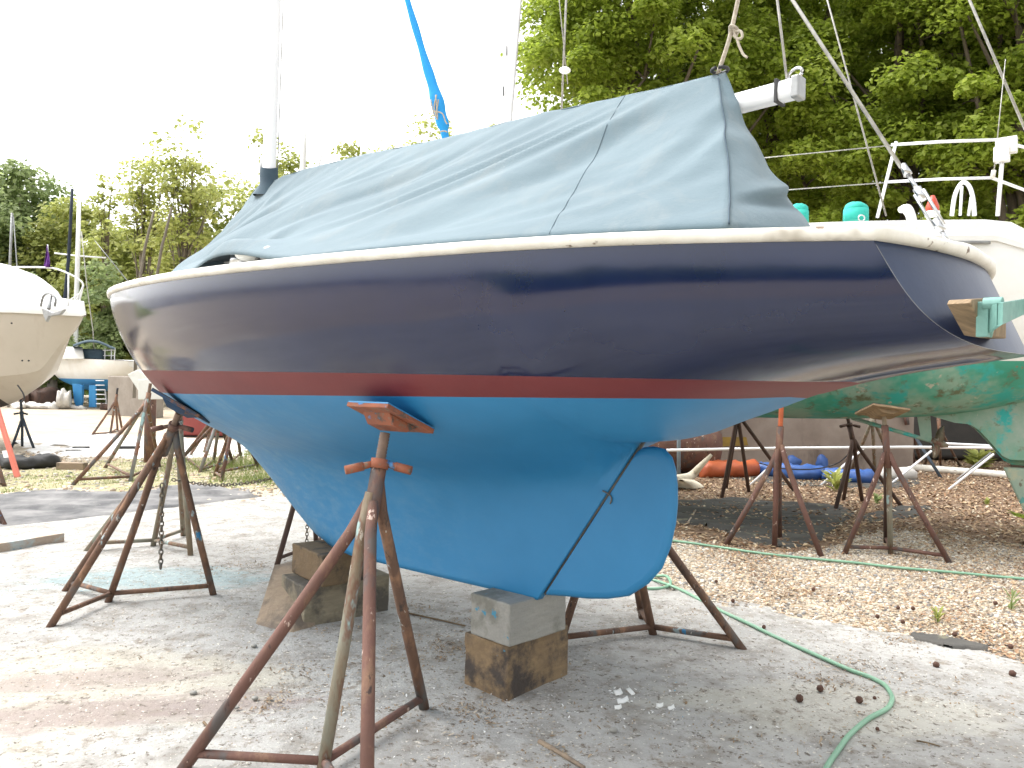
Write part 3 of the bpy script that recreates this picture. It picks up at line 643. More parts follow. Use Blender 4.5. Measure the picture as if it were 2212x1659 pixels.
tr(1080, 24, 255, 560, 120, 'small pale tree tip beside the white mast', nc=24, nl=3500, lm='leaf_y', seed=8, trunk_r=.1, limbs=6, group=RG, clump_r=.5)
LG = 'trees on the slope behind the left side of the yard'
tr(30, 46, 372, 800, 300, 'dark rounded tree highest on the slope at the far left', nc=90, nl=26000, lm='leaf_m', ls=.30, seed=11, trunk_r=.35, group=LG, clump_r=1.7, shell=.4)
tr(-120, 42, 330, 820, 260, 'dark tree cut off by the left edge of the photo', nc=60, nl=15000, lm='leaf_m', ls=.30, seed=12, trunk_r=.35, group=LG, clump_r=1.7)
tr(150, 44, 440, 840, 200, 'mid green tree behind the two leaning masts', nc=70, nl=18000, lm='leaf_y', ls=.28, seed=13, trunk_r=.3, group=LG, clump_r=1.4, shell=.4)
tr(250, 42, 445, 850, 190, 'yellow-green tree right of the white mast on the slope', nc=70, nl=18000, lm='leaf_y', ls=.27, seed=14, trunk_r=.3, group=LG, clump_r=1.4, shell=.4)
tr(350, 45, 440, 850, 220, 'yellow-green tree behind the navy bow', nc=70, nl=18000, lm='leaf_y', ls=.28, seed=15, trunk_r=.3, group=LG, clump_r=1.5, shell=.4)
tr(470, 40, 380, 850, 230, 'bright yellow-green tree behind the sloping front of the canvas cover', nc=80, nl=17000, lm='leaf_y', ls=.25, seed=16, trunk_r=.3, group=LG, clump_r=1.3, shell=.4)
tr(620, 38, 258, 800, 210, 'airy yellow tree rising just right of the navy boat mast', nc=60, nl=7500, lm='leaf_y', ls=.22, seed=17, bark='lightbark', trunk_r=.2, limbs=14, group=LG, clump_r=1.0, shell=.35)
tr(760, 42, 318, 800, 260, 'low yellow-green tree top showing above the middle of the canvas ridge', nc=60, nl=11000, lm='leaf_y', ls=.24, seed=18, trunk_r=.25, group=LG, clump_r=1.2)
tr(930, 42, 285, 800, 210, 'green tree tip behind the foot of the blue furled sail', nc=50, nl=9000, lm='leaf_y', ls=.24, seed=19, trunk_r=.22, group=LG, clump_r=1.1)
tr(318, 30, 300, 640, 130, 'thin airy tree with sparse pale leaves, left one of the bare pair', name='sparse_tree', nc=46, nl=2600, lm='leaf_y', ls=.17, seed=21, bark='lightbark', trunk_r=.13, limbs=22, group=LG, clump_r=.7, shell=.2)
tr(395, 29, 272, 660, 170, 'thin airy tree with sparse pale leaves and forked trunk, right one of the bare pair', name='sparse_tree', nc=56, nl=3400, lm='leaf_y', ls=.17, seed=22, bark='lightbark', trunk_r=.15, limbs=26, group=LG, clump_r=.7, shell=.2)
tr(228, 37, 340, 660, 60, 'slender ivy-clad trunk with a few leaves left of the navy bow', name='slender_tree', nc=24, nl=900, lm='leaf_y', ls=.17, seed=23, bark='bark', trunk_r=.16, limbs=8, group=LG, clump_r=.45, shell=.2)
tr(60, 34, 590, 880, 150, 'dark-stemmed bush between the motorboat cabin and the leaning masts', name='bush', nc=40, nl=8000, lm='leaf_m', ls=.2, seed=24, trunk_r=.12, group=LG, clump_r=.9, shell=.3, cat='bush')
tr(230, 35, 560, 880, 130, 'green undergrowth above the white hauled-out sailboat', name='bush', nc=40, nl=9000, lm='leaf_m', ls=.2, seed=25, trunk_r=.12, group=LG, clump_r=.8, shell=.3, cat='bush')
tr(300, 36, 600, 870, 150, 'yellow-green undergrowth just behind the navy bow', name='bush', nc=40, nl=9000, lm='leaf_y', ls=.2, seed=26, trunk_r=.12, group=LG, clump_r=.8, shell=.3, cat='bush')
tr(120, 37, 640, 880, 180, 'low green bushes behind the masts near the motorboat bow', name='bush', nc=40, nl=9000, lm='leaf_m', ls=.2, seed=27, trunk_r=.12, group=LG, clump_r=.9, shell=.3, cat='bush')
# ivy on the slender trunk

# ================================================================== THE NAVY SAILBOAT
O_ = Vector((0.1439131, 3.46642852, 0)); U_ = Vector((-math.cos(TH_), math.sin(TH_), 0)); NN_ = Vector((-math.sin(TH_), -math.cos(TH_), 0))
def B(t, w, z): return Vector((O_.x + U_.x * t + NN_.x * w, O_.y + U_.y * t + NN_.y * w, z))
TB, TC = 5.142, 1.60
UK = [0, .05, .12, .22, .35, .5, .65, .8, .92, 1.]
_w = natspl([TB - u * (TB + TC) for u in UK], [0, .216, .403, .626, .885, 1.066, 1.091, .966, .773, .552])
_z = natspl([TB - u * (TB + TC) for u in UK], [2.11, 2.073, 2.035, 1.99, 1.932, 1.888, 1.859, 1.838, 1.818, 1.80])
def ws(t):
    if t > TB - .3:                                     # rounded stem head
        k = (TB - t) / .3; return _w(TB - .3) * max(k, 0) ** .62
    return max(_w(max(t, -TC)) + (0 if t > -TC else (t + TC) * .35), .01)
def zs(t): return _z(t)
zb_f = pchip([5.142, 5.10, 5.03, 4.93, 4.80, 4.62, 4.35, 4.0, 3.45, 3.05, 2.82, 2.45, 2.11, 1.885, 1.74, 1.5, 1.0, .5, 0], [2.11, 1.99, 1.88, 1.77, 1.66, 1.53, 1.35, 1.22, 1.104, 1.01, .952, .763, .576, .461, .425, .42, .425, .432, .44])
zb_a = pchip([-.53, -.67, -.81, -.95, -1.09, -1.34, -1.5, -1.75, -1.83], [1.185, 1.20, 1.254, 1.309, 1.366, 1.438, 1.472, 1.512, 1.526])
def zb(t):
    if t >= 0: return zb_f(t)
    if t > -.53: return .44 + (-t / .53) * .745
    return zb_a(t)
zc_m = pchip([3.05, 2.5, 1.5, .5, 0, -.3, -.53], [1.01, .97, .95, .99, 1.05, 1.11, 1.185])
def zc(t):
    if t >= 3.05: return zb_f(t)
    if t <= -.53: return zb_a(t)
    return zc_m(t)
pf = lin([5.1, 4, 3, 2, 1, 0, -1, -1.7], [1.35, 1.55, 1.9, 2.2, 2.35, 2.5, 3.1, 4.0])
xf = lin([5.1, 4, 3, 2, 1, 0, -1, -1.7], [1.0, .85, .72, .64, .60, .54, .41, .30])
zup = lin([5.2, 3, 1.3, 0, -.9, -1.4, -1.9], [1.452, 1.451, 1.444, 1.441, 1.436, 1.434, 1.43])
zlo = lin([5.2, 3.5, 2.6, 1.95, 1, 0, -.9, -1.15, -1.9], [1.29, 1.30, 1.31, 1.32, 1.338, 1.357, 1.373, 1.377, 1.38])
_le_t = np.array([5.142, 4.62, 4.0, 3.45, 3.05, 2.82, 2.45, 2.11, 1.885, 1.74]); _le_z = np.array([2.11, 1.53, 1.22, 1.104, 1.01, .952, .763, .576, .461, .425])
def canoe(t, z):
    a, c = zs(t), zc(t)
    h = (a - z) / max(a - c, 1e-6)
    if h >= 1: return 0.0
    h = max(h, 0)
    return ws(t) * (1 - h ** pf(t)) ** xf(t)
def keel(t, z):
    le = float(np.interp(z, _le_z[::-1], _le_t[::-1])); te = -max(z - .44, 0) / .745 * .53
    if z > 1.25 or t > le + .001 or t < te - .001: return 0.0
    k = .088 * min(1, max(le - t, 0) / .38) ** .55 * (.2 + .8 * min(1, max(t - te, 0) / 1.3))
    fil = .17 * math.exp(-max(zc(t) - z, 0) / .17) * min(1, max(t - te, 0) / .9) * min(1, max(le - t, 0) / .8)
    return k + fil
def bw(t, z):
    zlow = zb(t)
    d = max(min(.10, zs(t) - z, (z - zlow)), 0)
    if d < .01 or t > 3.3 or t < -.6: return max(canoe(t, z), keel(t, z) if t < 3.3 else 0)
    s = 0; W = 0
    for k in range(-3, 4):
        q = z + d * k / 3; g_ = 1 - abs(k) / 4.0; s += g_ * max(canoe(t, q), keel(t, q)); W += g_
    return s / W
def row_z(t):
    a, u, l, b = zs(t), zup(t), zlo(t), zb(t)
    u = max(u, b); l = max(l, b); out = []
    n1, n2, n3 = 26, 4, 36
    kb = min(max((b - u + .30) / .30, 0), 1); kb = kb * kb * (3 - 2 * kb)
    ka = min(max((.5 - t) / 1.0, 0), 1); ka = ka * ka * (3 - 2 * ka)
    for j in range(n1):
        v = j / n1; v = v * (1 - kb) + kb * math.sin(v * math.pi / 2)
        out.append(a + (u - a) * v)
    for j in range(n2): out.append(u + (l - u) * j / n2)
    for j in range(n3 + 1):
        v = j / n3; v = v * (1 - ka) + ka * math.sin(v * math.pi / 2)
        out.append(l + (b - l) * v)
    return out, n1, n2, n3
XB = -1.30                                             # aft of this the stations fan out onto the raked transom
def t_tr(w, z): return -(TC + .43 * (1.8 - z) + .10 * (1 - min(abs(w) / .55, 1) ** 2))
ts = [TB - 6.442 * (i / 150) ** 1.25 for i in range(151)]
for ex in (0.0, -.53): ts.append(ex)
ts = sorted(set(round(q, 4) for q in ts if q >= XB), reverse=True)
boat = empty('sailboat', O_, 'navy blue sailboat with red boot stripe and blue keel standing on timber blocks', 'sailboat')
stations = []
for t in ts:
    zz, n1, n2, n3 = row_z(t)
    row = [(t, bw(t, z), z) for z in zz]; row.append((t, 0.0, zz[-1]))
    stations.append(row)
for k in range(1, 13):
    v = k / 12; tn = XB + (-1.818 - XB) * v
    zz, n1, n2, n3 = row_z(tn); row = []
    for z in zz:
        tt = tn
        for _ in range(4):
            wq = canoe(max(tt, -1.83), z); te = t_tr(wq, z); tt = XB + (te - XB) * v
        row.append((tt, canoe(max(tt, -1.83), z), z))
    # make the last row end on the centreline
    row[-1] = (row[-1][0] if row[-1][1] < .02 else tn, 0.0, zz[-1]); row.append((row[-1][0], 0.0, zz[-1]))
    stations.append(row)
nr = len(stations[0])
hb = MB()
for side in (1, -1):
    V = [B(t, w * side, z) for r_ in stations for (t, w, z) in r_]
    Fc = []; Mi = []
    for i in range(len(stations) - 1):
        for j in range(nr - 1):
            q = (i * nr + j, (i + 1) * nr + j, (i + 1) * nr + j + 1, i * nr + j + 1)
            Fc.append(q[::-1] if side > 0 else q); Mi.append(0 if j < n1 else (1 if j < n1 + n2 else 2))
    b0 = len(hb.v); hb.v += [tuple(v) for v in V]; hb.f += [tuple(k + b0 for k in f) for f in Fc]; hb.m += Mi; hb.s += [True] * len(Fc)
hull = hb.build('hull', [M['navy'], M['boot'], M['blue']], boat, merge=.0004)
# transom, slightly crowned aft
last = stations[-1]; tm = MB(); rows = []
for (t, w, z) in last[:-1]:
    rows.append([B(t_tr(w * k / 8, z) if abs(k) < 8 else t, w * k / 8, z) for k in range(8, -9, -1)])
tm.grid(rows, flip=True)
tm.build('transom', M['transom'], boat, merge=.0004)
# thin tube imitating the highlight on the transom edge, near side upper half
ed = [B(t - .002, w + .001, z) for (t, w, z) in last[:-1]][1:-4]
MB().tube(ed[:max(6, len(ed) // 2)], .0007, 5).build('edge_highlight', M['galv'], boat)
# deck, cambered, with cockpit coamings
dk = MB(); rows = []
for t in [TB - .02 - (TB - .02 + 1.59) * i / 50 for i in range(51)]:
    w = ws(t) - .005; rows.append([B(t, w * k / 6, zs(t) + .012 + .07 * (1 - (k / 6) ** 2) * min(1, w / .6)) for k in range(-6, 7)])
rows.append([B(t_tr(.55 * k / 6, 1.8) + .012, .545 * k / 6, 1.808 + .035 * (1 - (k / 6) ** 2)) for k in range(-6, 7)])
dk.grid(rows, flip=False); dk.build('deck', M['deck'], boat)
for s in (1, -1):
    cm = MB(); rows = []
    for i in range(31):
        t = 2.6 - 3.75 * i / 30; w = s * (min(ws(t) - .30, .60)); z0_ = zs(t) + .03
        rows.append([B(t, w, z0_), B(t, w, z0_ + .10), B(t, w - s * .022, z0_ + .10), B(t, w - s * .022, z0_)])
    cm.grid(rows, close=True, flip=s < 0, smooth=False); cm.build('coaming', M['mahog'], boat)
# cabin trunk under the cover
ct = MB(); rows = []
for i in range(16):
    t = 2.75 - 1.0 * i / 15; w = min(.55, .25 + .30 * i / 4); z0_ = zs(t) + .02
    rows.append([B(t, w * math.cos(a), z0_ + (.17 if i > 0 else .02) * math.sin(a) ** .5) for a in [math.pi * k / 12 for k in range(13)]])
ct.grid(rows, flip=True); ct.build('cabin_trunk', M['gel'], boat)
# rub rail along the sheer and across the transom top
def rail_prof(c, n, h, th, up=Vector((0, 0, 1))):
    pr = [(-.03, 0), (.004, -.002), (th * .8, .004), (th, h * .35), (th, h * .7), (th * .75, h * .95), (0, h), (-.03, h)]
    return [c + n * a + up * b for a, b in pr]
for s in (1, -1):
    rl = MB(); rows = []; N = 110
    pts = []
    for i in range(N + 1):
        t = TB - (TB + TC) * (i / N) ** 1.15; pts.append(B(t, ws(t) * s, zs(t) - .004))
    for i, p_ in enumerate(pts):
        a = pts[min(i + 1, N)] - pts[max(i - 1, 0)]; a.z = 0; nrm = Vector((a.y, -a.x, 0)).normalized()
        if nrm.dot(NN_ * s) < 0 and i > 2: nrm = -nrm
        if i <= 2: nrm = (U_ * (1 - i / 3) + nrm * (1 if nrm.dot(NN_ * s) > 0 else -1) * (i / 3 + .3)).normalized()
        hh = .041 - .006 * i / N
        rows.append(rail_prof(p_, nrm, hh, .019 + .004 * math.sin(i * .7) * .2))
    if s > 0:                                           # carry the rail round the quarter and over the transom top
        nA = nrm.copy(); K = 40; cz = pts[-1].z
        for i in range(K + 1):
            w = .545 - 1.11 * i / K; f = min(i / 6, 1); z = cz
            base = B(t_tr(min(abs(w), .55), 1.80) - .002 + (0 if abs(w) < .55 else (abs(w) - .55) * 1.2), w, z)
            nB = (-U_ + NN_ * (w / .55) * .45).normalized(); nn = (nA * (1 - f) + nB * f).normalized()
            rows.append(rail_prof(base, nn, .036 + .004 * math.sin(i * .5), .020 + .004 * (1 - f)))
    rl.grid(rows, close=True, flip=s < 0)
    if s > 0:
        n8 = len(rl.v); rl.f.append(tuple(range(n8 - 8, n8))); rl.m.append(0); rl.s.append(False)
    rl.build('rub_rail', M['rail'], boat)
# rudder hung on the raked keel edge
RP = [(-.05, .470), (-.16, .487), (-.27, .500), (-.38, .522), (-.487, .556), (-.575, .622), (-.638, .695), (-.675, .785), (-.697, .882), (-.703, .955), (-.701, 1.03), (-.692, 1.09), (-.675, 1.135), (-.64, 1.166), (-.585, 1.172), (-.545, 1.165)]
def te_line(z): return -max(z - .44, 0) / .745 * .53 - .014
LE = [(te_line(z), z) for z in (1.15, 1.10, 1.02)] + [(te_line(.965), .965)] + [(te_line(z), z) for z in (.85, .75, .65, .55, .47)]
poly = RP + LE
rd_ = MB(); cxy = (-.38, .82)
rings = []
for th, k in ((-.004, 1.0), (.004, 1.0), (.013, .965), (.018, .9)):
    rings.append([B(cxy[0] + (a - cxy[0]) * k, th, cxy[1] + (b - cxy[1]) * k) for a, b in poly])
ringsN = [[B(cxy[0] + (a - cxy[0]) * k, -th, cxy[1] + (b - cxy[1]) * k) for a, b in poly] for th, k in ((.013, .965), (.018, .9))]
allr = [ringsN[1], ringsN[0], rings[0], rings[1], rings[2], rings[3]]
rd_.grid(allr, close=True); m_ = len(poly)
rd_.f.append(tuple(5 * m_ + i for i in range(m_))); rd_.m.append(0); rd_.s.append(False)
rd_.f.append(tuple(i for i in reversed(range(m_)))); rd_.m.append(0); rd_.s.append(False)
ro = rd_.build('rudder', M['blue'], boat)
MB().tube(spline([B(te_line(.955) + .02, .026, .972), B(te_line(.95) - .012, .024, .962), B(te_line(.94) - .034, .022, .945), B(te_line(.93) - .034, .022, .922)], 4), .0035, 6).build('pintle', M['chain'], boat)
MB().tube([B(-.545, 0, 1.19), B(-.30, 0, .86), B(-.03, 0, .47)], .007, 6).build('rudder_stock', M['chain'], boat)
# spars and rigging
mast_b = B(2.56, 0, 2.0); mast_base_top = PPL(590, -60, B(2.45, 0, 0), NN_)
mk = MB()
p0 = PPL(581, 385, O_, NN_); p1 = PPL(592.5, 0, O_, NN_); dirm = (p1 - p0).normalized()
rows = []
for q in (p0 - dirm * .10, p0, p0 + dirm * 3, p0 + dirm * 6.6):
    a = U_; b = NN_; rows.append([q + a * (.058 * math.cos(x)) + b * (.04 * math.sin(x)) for x in [2 * math.pi * k / 16 for k in range(16)]])
mk.grid(rows, close=True, flip=True); ms = mk.build('mast', M['alu'], boat)
mh = p0 + dirm * 6.6
cl = MB(); cb = p0 + dirm * .75 + U_ * .07; cl.box(cb, (.03, .03, .10), Matrix.Rotation(TH_, 3, 'Z')); cl.build('cleat', M['black'], ms, bevel=.006)
wn_ = MB(); wn_.tube([p0 + U_ * .06 + dirm * .02, p0 + U_ * .075 + dirm * .16], [.035, .028], 10); wn_.build('halyard_winch', M['galv'], ms)
MB().tube([p0 - NN_ * .045 - U_ * .03 + dirm * -.1, p0 - NN_ * .045 - U_ * .045 + dirm * 2.2, mh - NN_ * .03], .004, 5).build('halyard', M['wire'], ms)
be = PPL(1717, 192, O_, NN_); bi = PPL(1560, 233, O_, NN_); bd = (be - bi).normalized(); bo = be - bd * 3.45
upb = bd.cross(NN_).normalized(); upb = upb if upb.z > 0 else -upb
bm_ = MB(); rows = []
for q in (bo, be):
    rows.append([q + upb * (.034 * a) + NN_ * (.028 * b) for a, b in [(1, -.6), (1, .6), (.8, .95), (0, 1.1), (-.8, .95), (-1, .6), (-1, -.6), (-.8, -.95), (0, -1.1), (.8, -.95)]])
bm_.grid(rows, close=True, flip=True); bob = bm_.build('boom', M['alu'], boat)
en = MB(); en.box(be + bd * .012, (.062, .03, .078), Matrix((NN_, bd, upb)).transposed()); en.build('end_cap', M['galv'], bob, bevel=.006)
bn = MB(); bn.box(be - bd * .055, (.068, .012, .082), Matrix((NN_, bd, upb)).transposed()); bn.build('band', M['black'], bob, bevel=.002)
sh = MB(); sh.tube([be + upb * .05 + bd * .0 + NN_ * .012 * math.cos(a) + upb * .02 * math.sin(a) + bd * .03 * math.cos(a) for a in [k * .5 for k in range(13)]], .006, 6); sh.build('shackle', M['steel'], bob)
tl0 = be + upb * .045 - bd * .03; tl1 = PPL(1679, 0, O_, NN_); MB().tube([tl0, tl1, tl0 + (tl1 - tl0) * 5], .0045, 6).build('topping_lift', M['wire'], boat)
s0 = PPL(2042, 512, B(-1.66, 0, 0), U_); s1 = PPL(1712, 0, O_, NN_); s0 = B(-1.67, -.02, 1.85)
bks = boat
def lerp3(a, b, k): return a + (b - a) * k
tb0 = PPL(2042, 508, O_, NN_); d_ = (s1 - tb0)
MB().tube([tb0 + d_ * .26, s1, tb0 + d_ * 6.5], .0062, 7).build('backstay', M['wire'], boat)
ta, tb_ = PPL(2030, 492, O_, NN_), PPL(1985, 415, O_, NN_)
tbm = MB(); ax = (tb_ - ta).normalized(); sd_ = ax.cross(NN_).normalized()
for k in (-1, 1): tbm.tube([ta + sd_ * .014 * k, tb_ + sd_ * .014 * k], .0055, 6)
tbm.tube([ta - ax * .015, ta + ax * .03], .013, 8); tbm.tube([tb_ - ax * .03, tb_ + ax * .015], .013, 8)
tbm.tube([ta - ax * .05, ta], .007, 6); tbm.tube([tb_, PPL(1962, 378, O_, NN_)], .007, 6); tbm.tube([PPL(1962, 378, O_, NN_), PPL(1950, 355, O_, NN_)], [.014, .009], 7)
tbm.build('turnbuckle', M['steel'], boat)
MB().tube([B(-1.66, 0, 1.83), ta - ax * .05], .010, 8).build('chainplate', M['steel'], boat)
# mooring chock at the transom crown
ck = MB(); c0 = B(-1.60, .28, 1.875)
ck.tube(spline([c0 - NN_ * .05, c0 - NN_ * .02 + Vector((0, 0, .035)), c0 + NN_ * .02 + Vector((0, 0, .045)), c0 + NN_ * .055 + Vector((0, 0, .035))], 5), [.014] * 10 + [.010] * 6, 8)
ck.build('chock', M['gel'], boat)
# winch, cleat and fitting that peep out below the cover
wx = PPL(520, 548, B(0, .94, 0), NN_); wz = wx.z - .02
w_ = MB(); w_.tube([wx + Vector((0, 0, -.06)), wx + Vector((0, 0, -.01)), wx + Vector((0, 0, 0)), wx + Vector((0, 0, .035)), wx + Vector((0, 0, .045))], [.05, .045, .032, .04, .03], 14)
w_.build('winch', M['steel'], boat)
w2 = MB(); x2 = PPL(497, 556, B(0, .86, 0), NN_); rows = []
w2.sphere(PPL(536, 547, B(0, .95, 0), NN_), .05, 12, 8, sc=(1.25, .7, .75)); w2.build('winch_cowl', M['gel'], boat)
w3 = MB(); x3 = PPL(580, 545, B(0, .95, 0), NN_); w3.sphere(x3, .028, 10, 8); w3.tube([x3 - U_ * .07 - Vector((0, 0, .018)), x3 + U_ * .05 - Vector((0, 0, .018))], .014, 8); w3.build('fairlead_block', M['galv'], boat)
w4 = MB(); a4, b4 = PPL(486, 567, B(0, .93, 0), NN_), PPL(560, 558, B(0, .93, 0), NN_); w4.tube([a4, b4], .006, 6); w4.build('genoa_track', M['galv'], boat)
hp = MB(); hp.tube([PPL(x_, y_, B(0, .97, 0), NN_) for x_, y_ in ((512, 556), (514, 544), (524, 537), (540, 533), (548, 536), (545, 545), (538, 549))], .004, 5); hp.build('wire_loop', M['rail'], boat)
# outboard bracket pad and bronze arm
TP = B(t_tr(-.1, 1.63) - .012, -.1, 1.63)
pn = -U_
pc = [PPL(x_, y_, TP - U_ * .02, U_) for x_, y_ in ((2070, 656), (2074, 647), (2108, 645), (2150, 657), (2150, 732), (2106, 724))]
MB().prism(pc, U_, .05).build('bracket_pad', M['padwood'], boat, bevel=.003)
br = MB(); q0 = PPL(2112, 668, TP - U_ * .05, U_); 
bc = PPL(2124, 690, TP - U_ * .055, U_)
br.box(bc, (.022, .026, .084), Matrix.Rotation(TH_, 3, 'Z')); br.tube([bc - U_ * .0 + Vector((0, 0, .035)), bc - U_ * .04 + Vector((0, 0, .035))], .017, 10)
br.tube([bc - NN_ * .02 - Vector((0, 0, .04)), bc - NN_ * .02 + Vector((0, 0, .05)) - U_ * .02], .015, 10)
dd = bc.y
arm0 = bc - U_ * .05 - Vector((0, 0, .0)); arm1 = P(2214, 661, 2.05); arm2 = P(2330, 638, 1.95)
pr_ = [bc - U_ * .01 - Vector((0, 0, .005)), P(2160, 678, bc.y - .06), arm1, arm2]
rows = []
for i, q in enumerate(pr_):
    h = (.036, .026, .020, .020)[i]; tck = .011; s_ = Vector((0, 1, 0)).cross(Vector((0, 0, 1)))
    rows.append([q + Vector((0, tck, h)), q + Vector((0, -tck, h)), q + Vector((0, -tck, -h * (1 if i else .8))), q + Vector((0, tck, -h * (1 if i else .8)))])
br.grid(rows, close=True, smooth=False, flip=True); n0_ = len(br.v); br.f += [(n0_ - 16, n0_ - 15, n0_ - 14, n0_ - 13), (n0_ - 1, n0_ - 2, n0_ - 3, n0_ - 4)]; br.m += [0, 0]; br.s += [False, False]
br.build('bracket_arm', M['bronze'], boat, bevel=.002)

# ---- the canvas boat cover (tent over the boom)
cov = empty('boat_cover', B(1, 0, 2.3), 'faded teal canvas cover tented over the boom of the navy sailboat', 'boat cover')
def cl_pt(x_, y_): return PPL(x_, y_, O_, NN_)
ridge = [cl_pt(*q) for q in ((586, 392), (640, 371), (720, 350), (800, 331), (960, 298), (1100, 262), (1230, 232), (1330, 211), (1450, 184), (1550, 160))]
front = [B(3.85, 0, 2.13)] + [cl_pt(*q) for q in ((450, 528), (500, 480), (540, 425), (560, 400))]
front[0] = B(3.95, 0, 2.19)
topc = spline(front + ridge, 8)
def edge_z(t): return zs(t) + .047
botk = [(3.95, .0, 2.17), (3.2, .42, 2.065), (2.6, .70, None), (2.1, .86, None), (1.75, .94, None), (1.45, .98, None), (1.2, 1.0, None), (.9, 1.01, None), (.5, 1.01, None), (.1, .97, None), (-.3, .91, None), (-.65, .83, None), (-1.0, .74, None), (-1.26, .66, None)]
def hump(t): return .064 * math.exp(-((t - 1.03) / .28) ** 2) + .02 * math.exp(-((t - 1.7) / .3) ** 2)
bots = []
for (t, w, z) in botk: bots.append(B(t, min(w, ws(t) - .03), (z if z else edge_z(t) + .004 + hump(t))))
botc = spline(bots, 8)
def resample(c, n):
    L = [0]
    for i in range(1, len(c)): L.append(L[-1] + (c[i] - c[i - 1]).length)
    out = []
    for k in range(n):
        s = L[-1] * k / (n - 1); j = int(np.searchsorted(L, s)); j = min(max(j, 1), len(c) - 1)
        f = (s - L[j - 1]) / max(L[j] - L[j - 1], 1e-9); out.append(c[j - 1].lerp(c[j], f))
    return out
NU, NV = 240, 70
def warp_res(c, n, keys):                       # keys: (fraction of index, arc fraction)
    d = resample(c, 1000); out = []
    for k in range(n):
        f = float(np.interp(k / (n - 1), [a for a, b in keys], [b for a, b in keys])); out.append(d[int(round(f * 999))])
    return out
TT = warp_res(topc, NU, [(0, 0), (.16, .31), (1, 1)]); BB = warp_res(botc, NU, [(0, 0), (.16, .22), (1, 1)])
FOLDS = []
rf = random.Random(5)
for i in range(46):
    u0 = rf.uniform(.14, 1.15); FOLDS.append((u0, rf.uniform(.75, 1.25), rf.uniform(.012, .026), rf.uniform(.010, .028) * rf.choice([1, 1, -1]), rf.uniform(0, .35), rf.uniform(.5, 1.05)))
def cover_side(s):
    rows = []
    for i in range(NU):
        u = i / (NU - 1); a = TT[i].copy(); b = BB[i].copy()
        if s < 0:
            w = (b - O_).dot(NN_); tq = (b - O_).dot(U_); b = b - NN_ * (2 * w)
            if tq < .3: k = min(1, (.3 - tq) / 1.4); b = b + NN_ * (.34 * k) + U_ * (.17 * k) + Vector((0, 0, .10 * k))
        ln = (b - a).length; row = []
        nrm = (b - a).cross(U_); nrm = nrm.normalized() if nrm.length > 1e-6 else Vector((0, 0, 1))
        if nrm.dot(NN_ * s + Vector((0, 0, .5))) < 0: nrm = -nrm
        for j in range(NV):
            v = j / (NV - 1)
            p = a.lerp(b, v)
            # ridge rounding, sag, and a droop towards the rail
            sag = math.sin(math.pi * min(v * 1.02, 1)) * .05 * min(1, ln / .8) 
            off = .03 * math.exp(-(v / .05)) * 0 - sag
            h = 0
            for (u0, sl, wd, am, v0, v1) in FOLDS:
                uc = u0 - sl * .30 * (v ** 1.15) - .05 * math.sin(v * 3 + u0 * 7)
                x = (u - uc) / (wd * (.6 + v))
                if abs(x) < 3.2 and v0 - .15 < v < v1 + .15:
                    en_ = min(1, max(0, (v - v0 + .15) / .3)) * min(1, max(0, (v1 + .15 - v) / .3))
                    h += .68 * am * math.exp(-x * x) * en_ * min(1, (1 - v) * 7) * min(1, v * 5)
            q = Vector((u * 7, v * 1.4, s * 3)); h += .022 * noise.noise(q + Vector((v * 3.2, 0, 0))) * min(1, v * 5) * min(1, (1 - v) * 6)
            h += .008 * noise.noise(Vector((u * 26 + v * 9, v * 4, s))) * min(1, (1 - v) * 6)
            if u < .16: h *= u / .16
            # tucked hollow near the winch with a fold over it
            tq = (p - O_).dot(U_)
            if s > 0: h += .05 * math.exp(-((tq - 1.12) / .22) ** 2 - ((v - .93) / .06) ** 2) - .045 * math.exp(-((tq - 1.3) / .5) ** 2 - ((v - .82) / .07) ** 2)
            p = p + nrm * (off + h)
            row.append(p)
        # little skirt hanging over the edge
        row.append(row[-1] + nrm * .004 + Vector((0, 0, -.018)))
        rows.append(row)
    return rows
cv = MB(); sideA = cover_side(1); sideB = cover_side(-1)
cv.grid(sideA, flip=False); cv.grid(sideB, flip=True)
# aft panel between the two sides
endA, endB = sideA[-1], sideB[-1]; rows = []
for k in range(25):
    f = k / 24; row = []
    for j in range(len(endA)):
        v = min(j / (NV - 1), 1); p = endA[j].lerp(endB[j], f)
        bulge = math.sin(math.pi * f) * (.02 + .07 * v)
        p = p - U_ * bulge
        p = p - U_ * (.026 * math.exp(-((v - .80 + .15 * f) / .045) ** 2) * math.sin(math.pi * min(f * 1.15, 1)) - .03 * math.exp(-((v - .87 + .15 * f) / .05) ** 2) * math.sin(math.pi * min(f * 1.15, 1)))
        p = p - U_ * (.018 * noise.noise(Vector((f * 3, v * 5, 9)))) * math.sin(math.pi * f)
        row.append(p)
    rows.append(row)
cv.grid(rows, flip=False)
co_ = cv.build('canvas', M['canvas'], cov, merge=.0008)
so = co_.modifiers.new('thick', 'SOLIDIFY'); so.thickness = .004; so.offset = -1
sm = MB(); sm.tube([p + NN_ * .004 - U_ * .002 for p in endA[2:-1]], .0028, 5); sm.build('aft_seam', M['canvas_dark'], cov)
def PX(p):
    d = p - Vector((0, 0, CAM_H)); v = d.dot(fwd); return CXP + FPX * d.dot(rt) / v, CYP - FPX * d.dot(up) / v
sm = MB(); pts = []
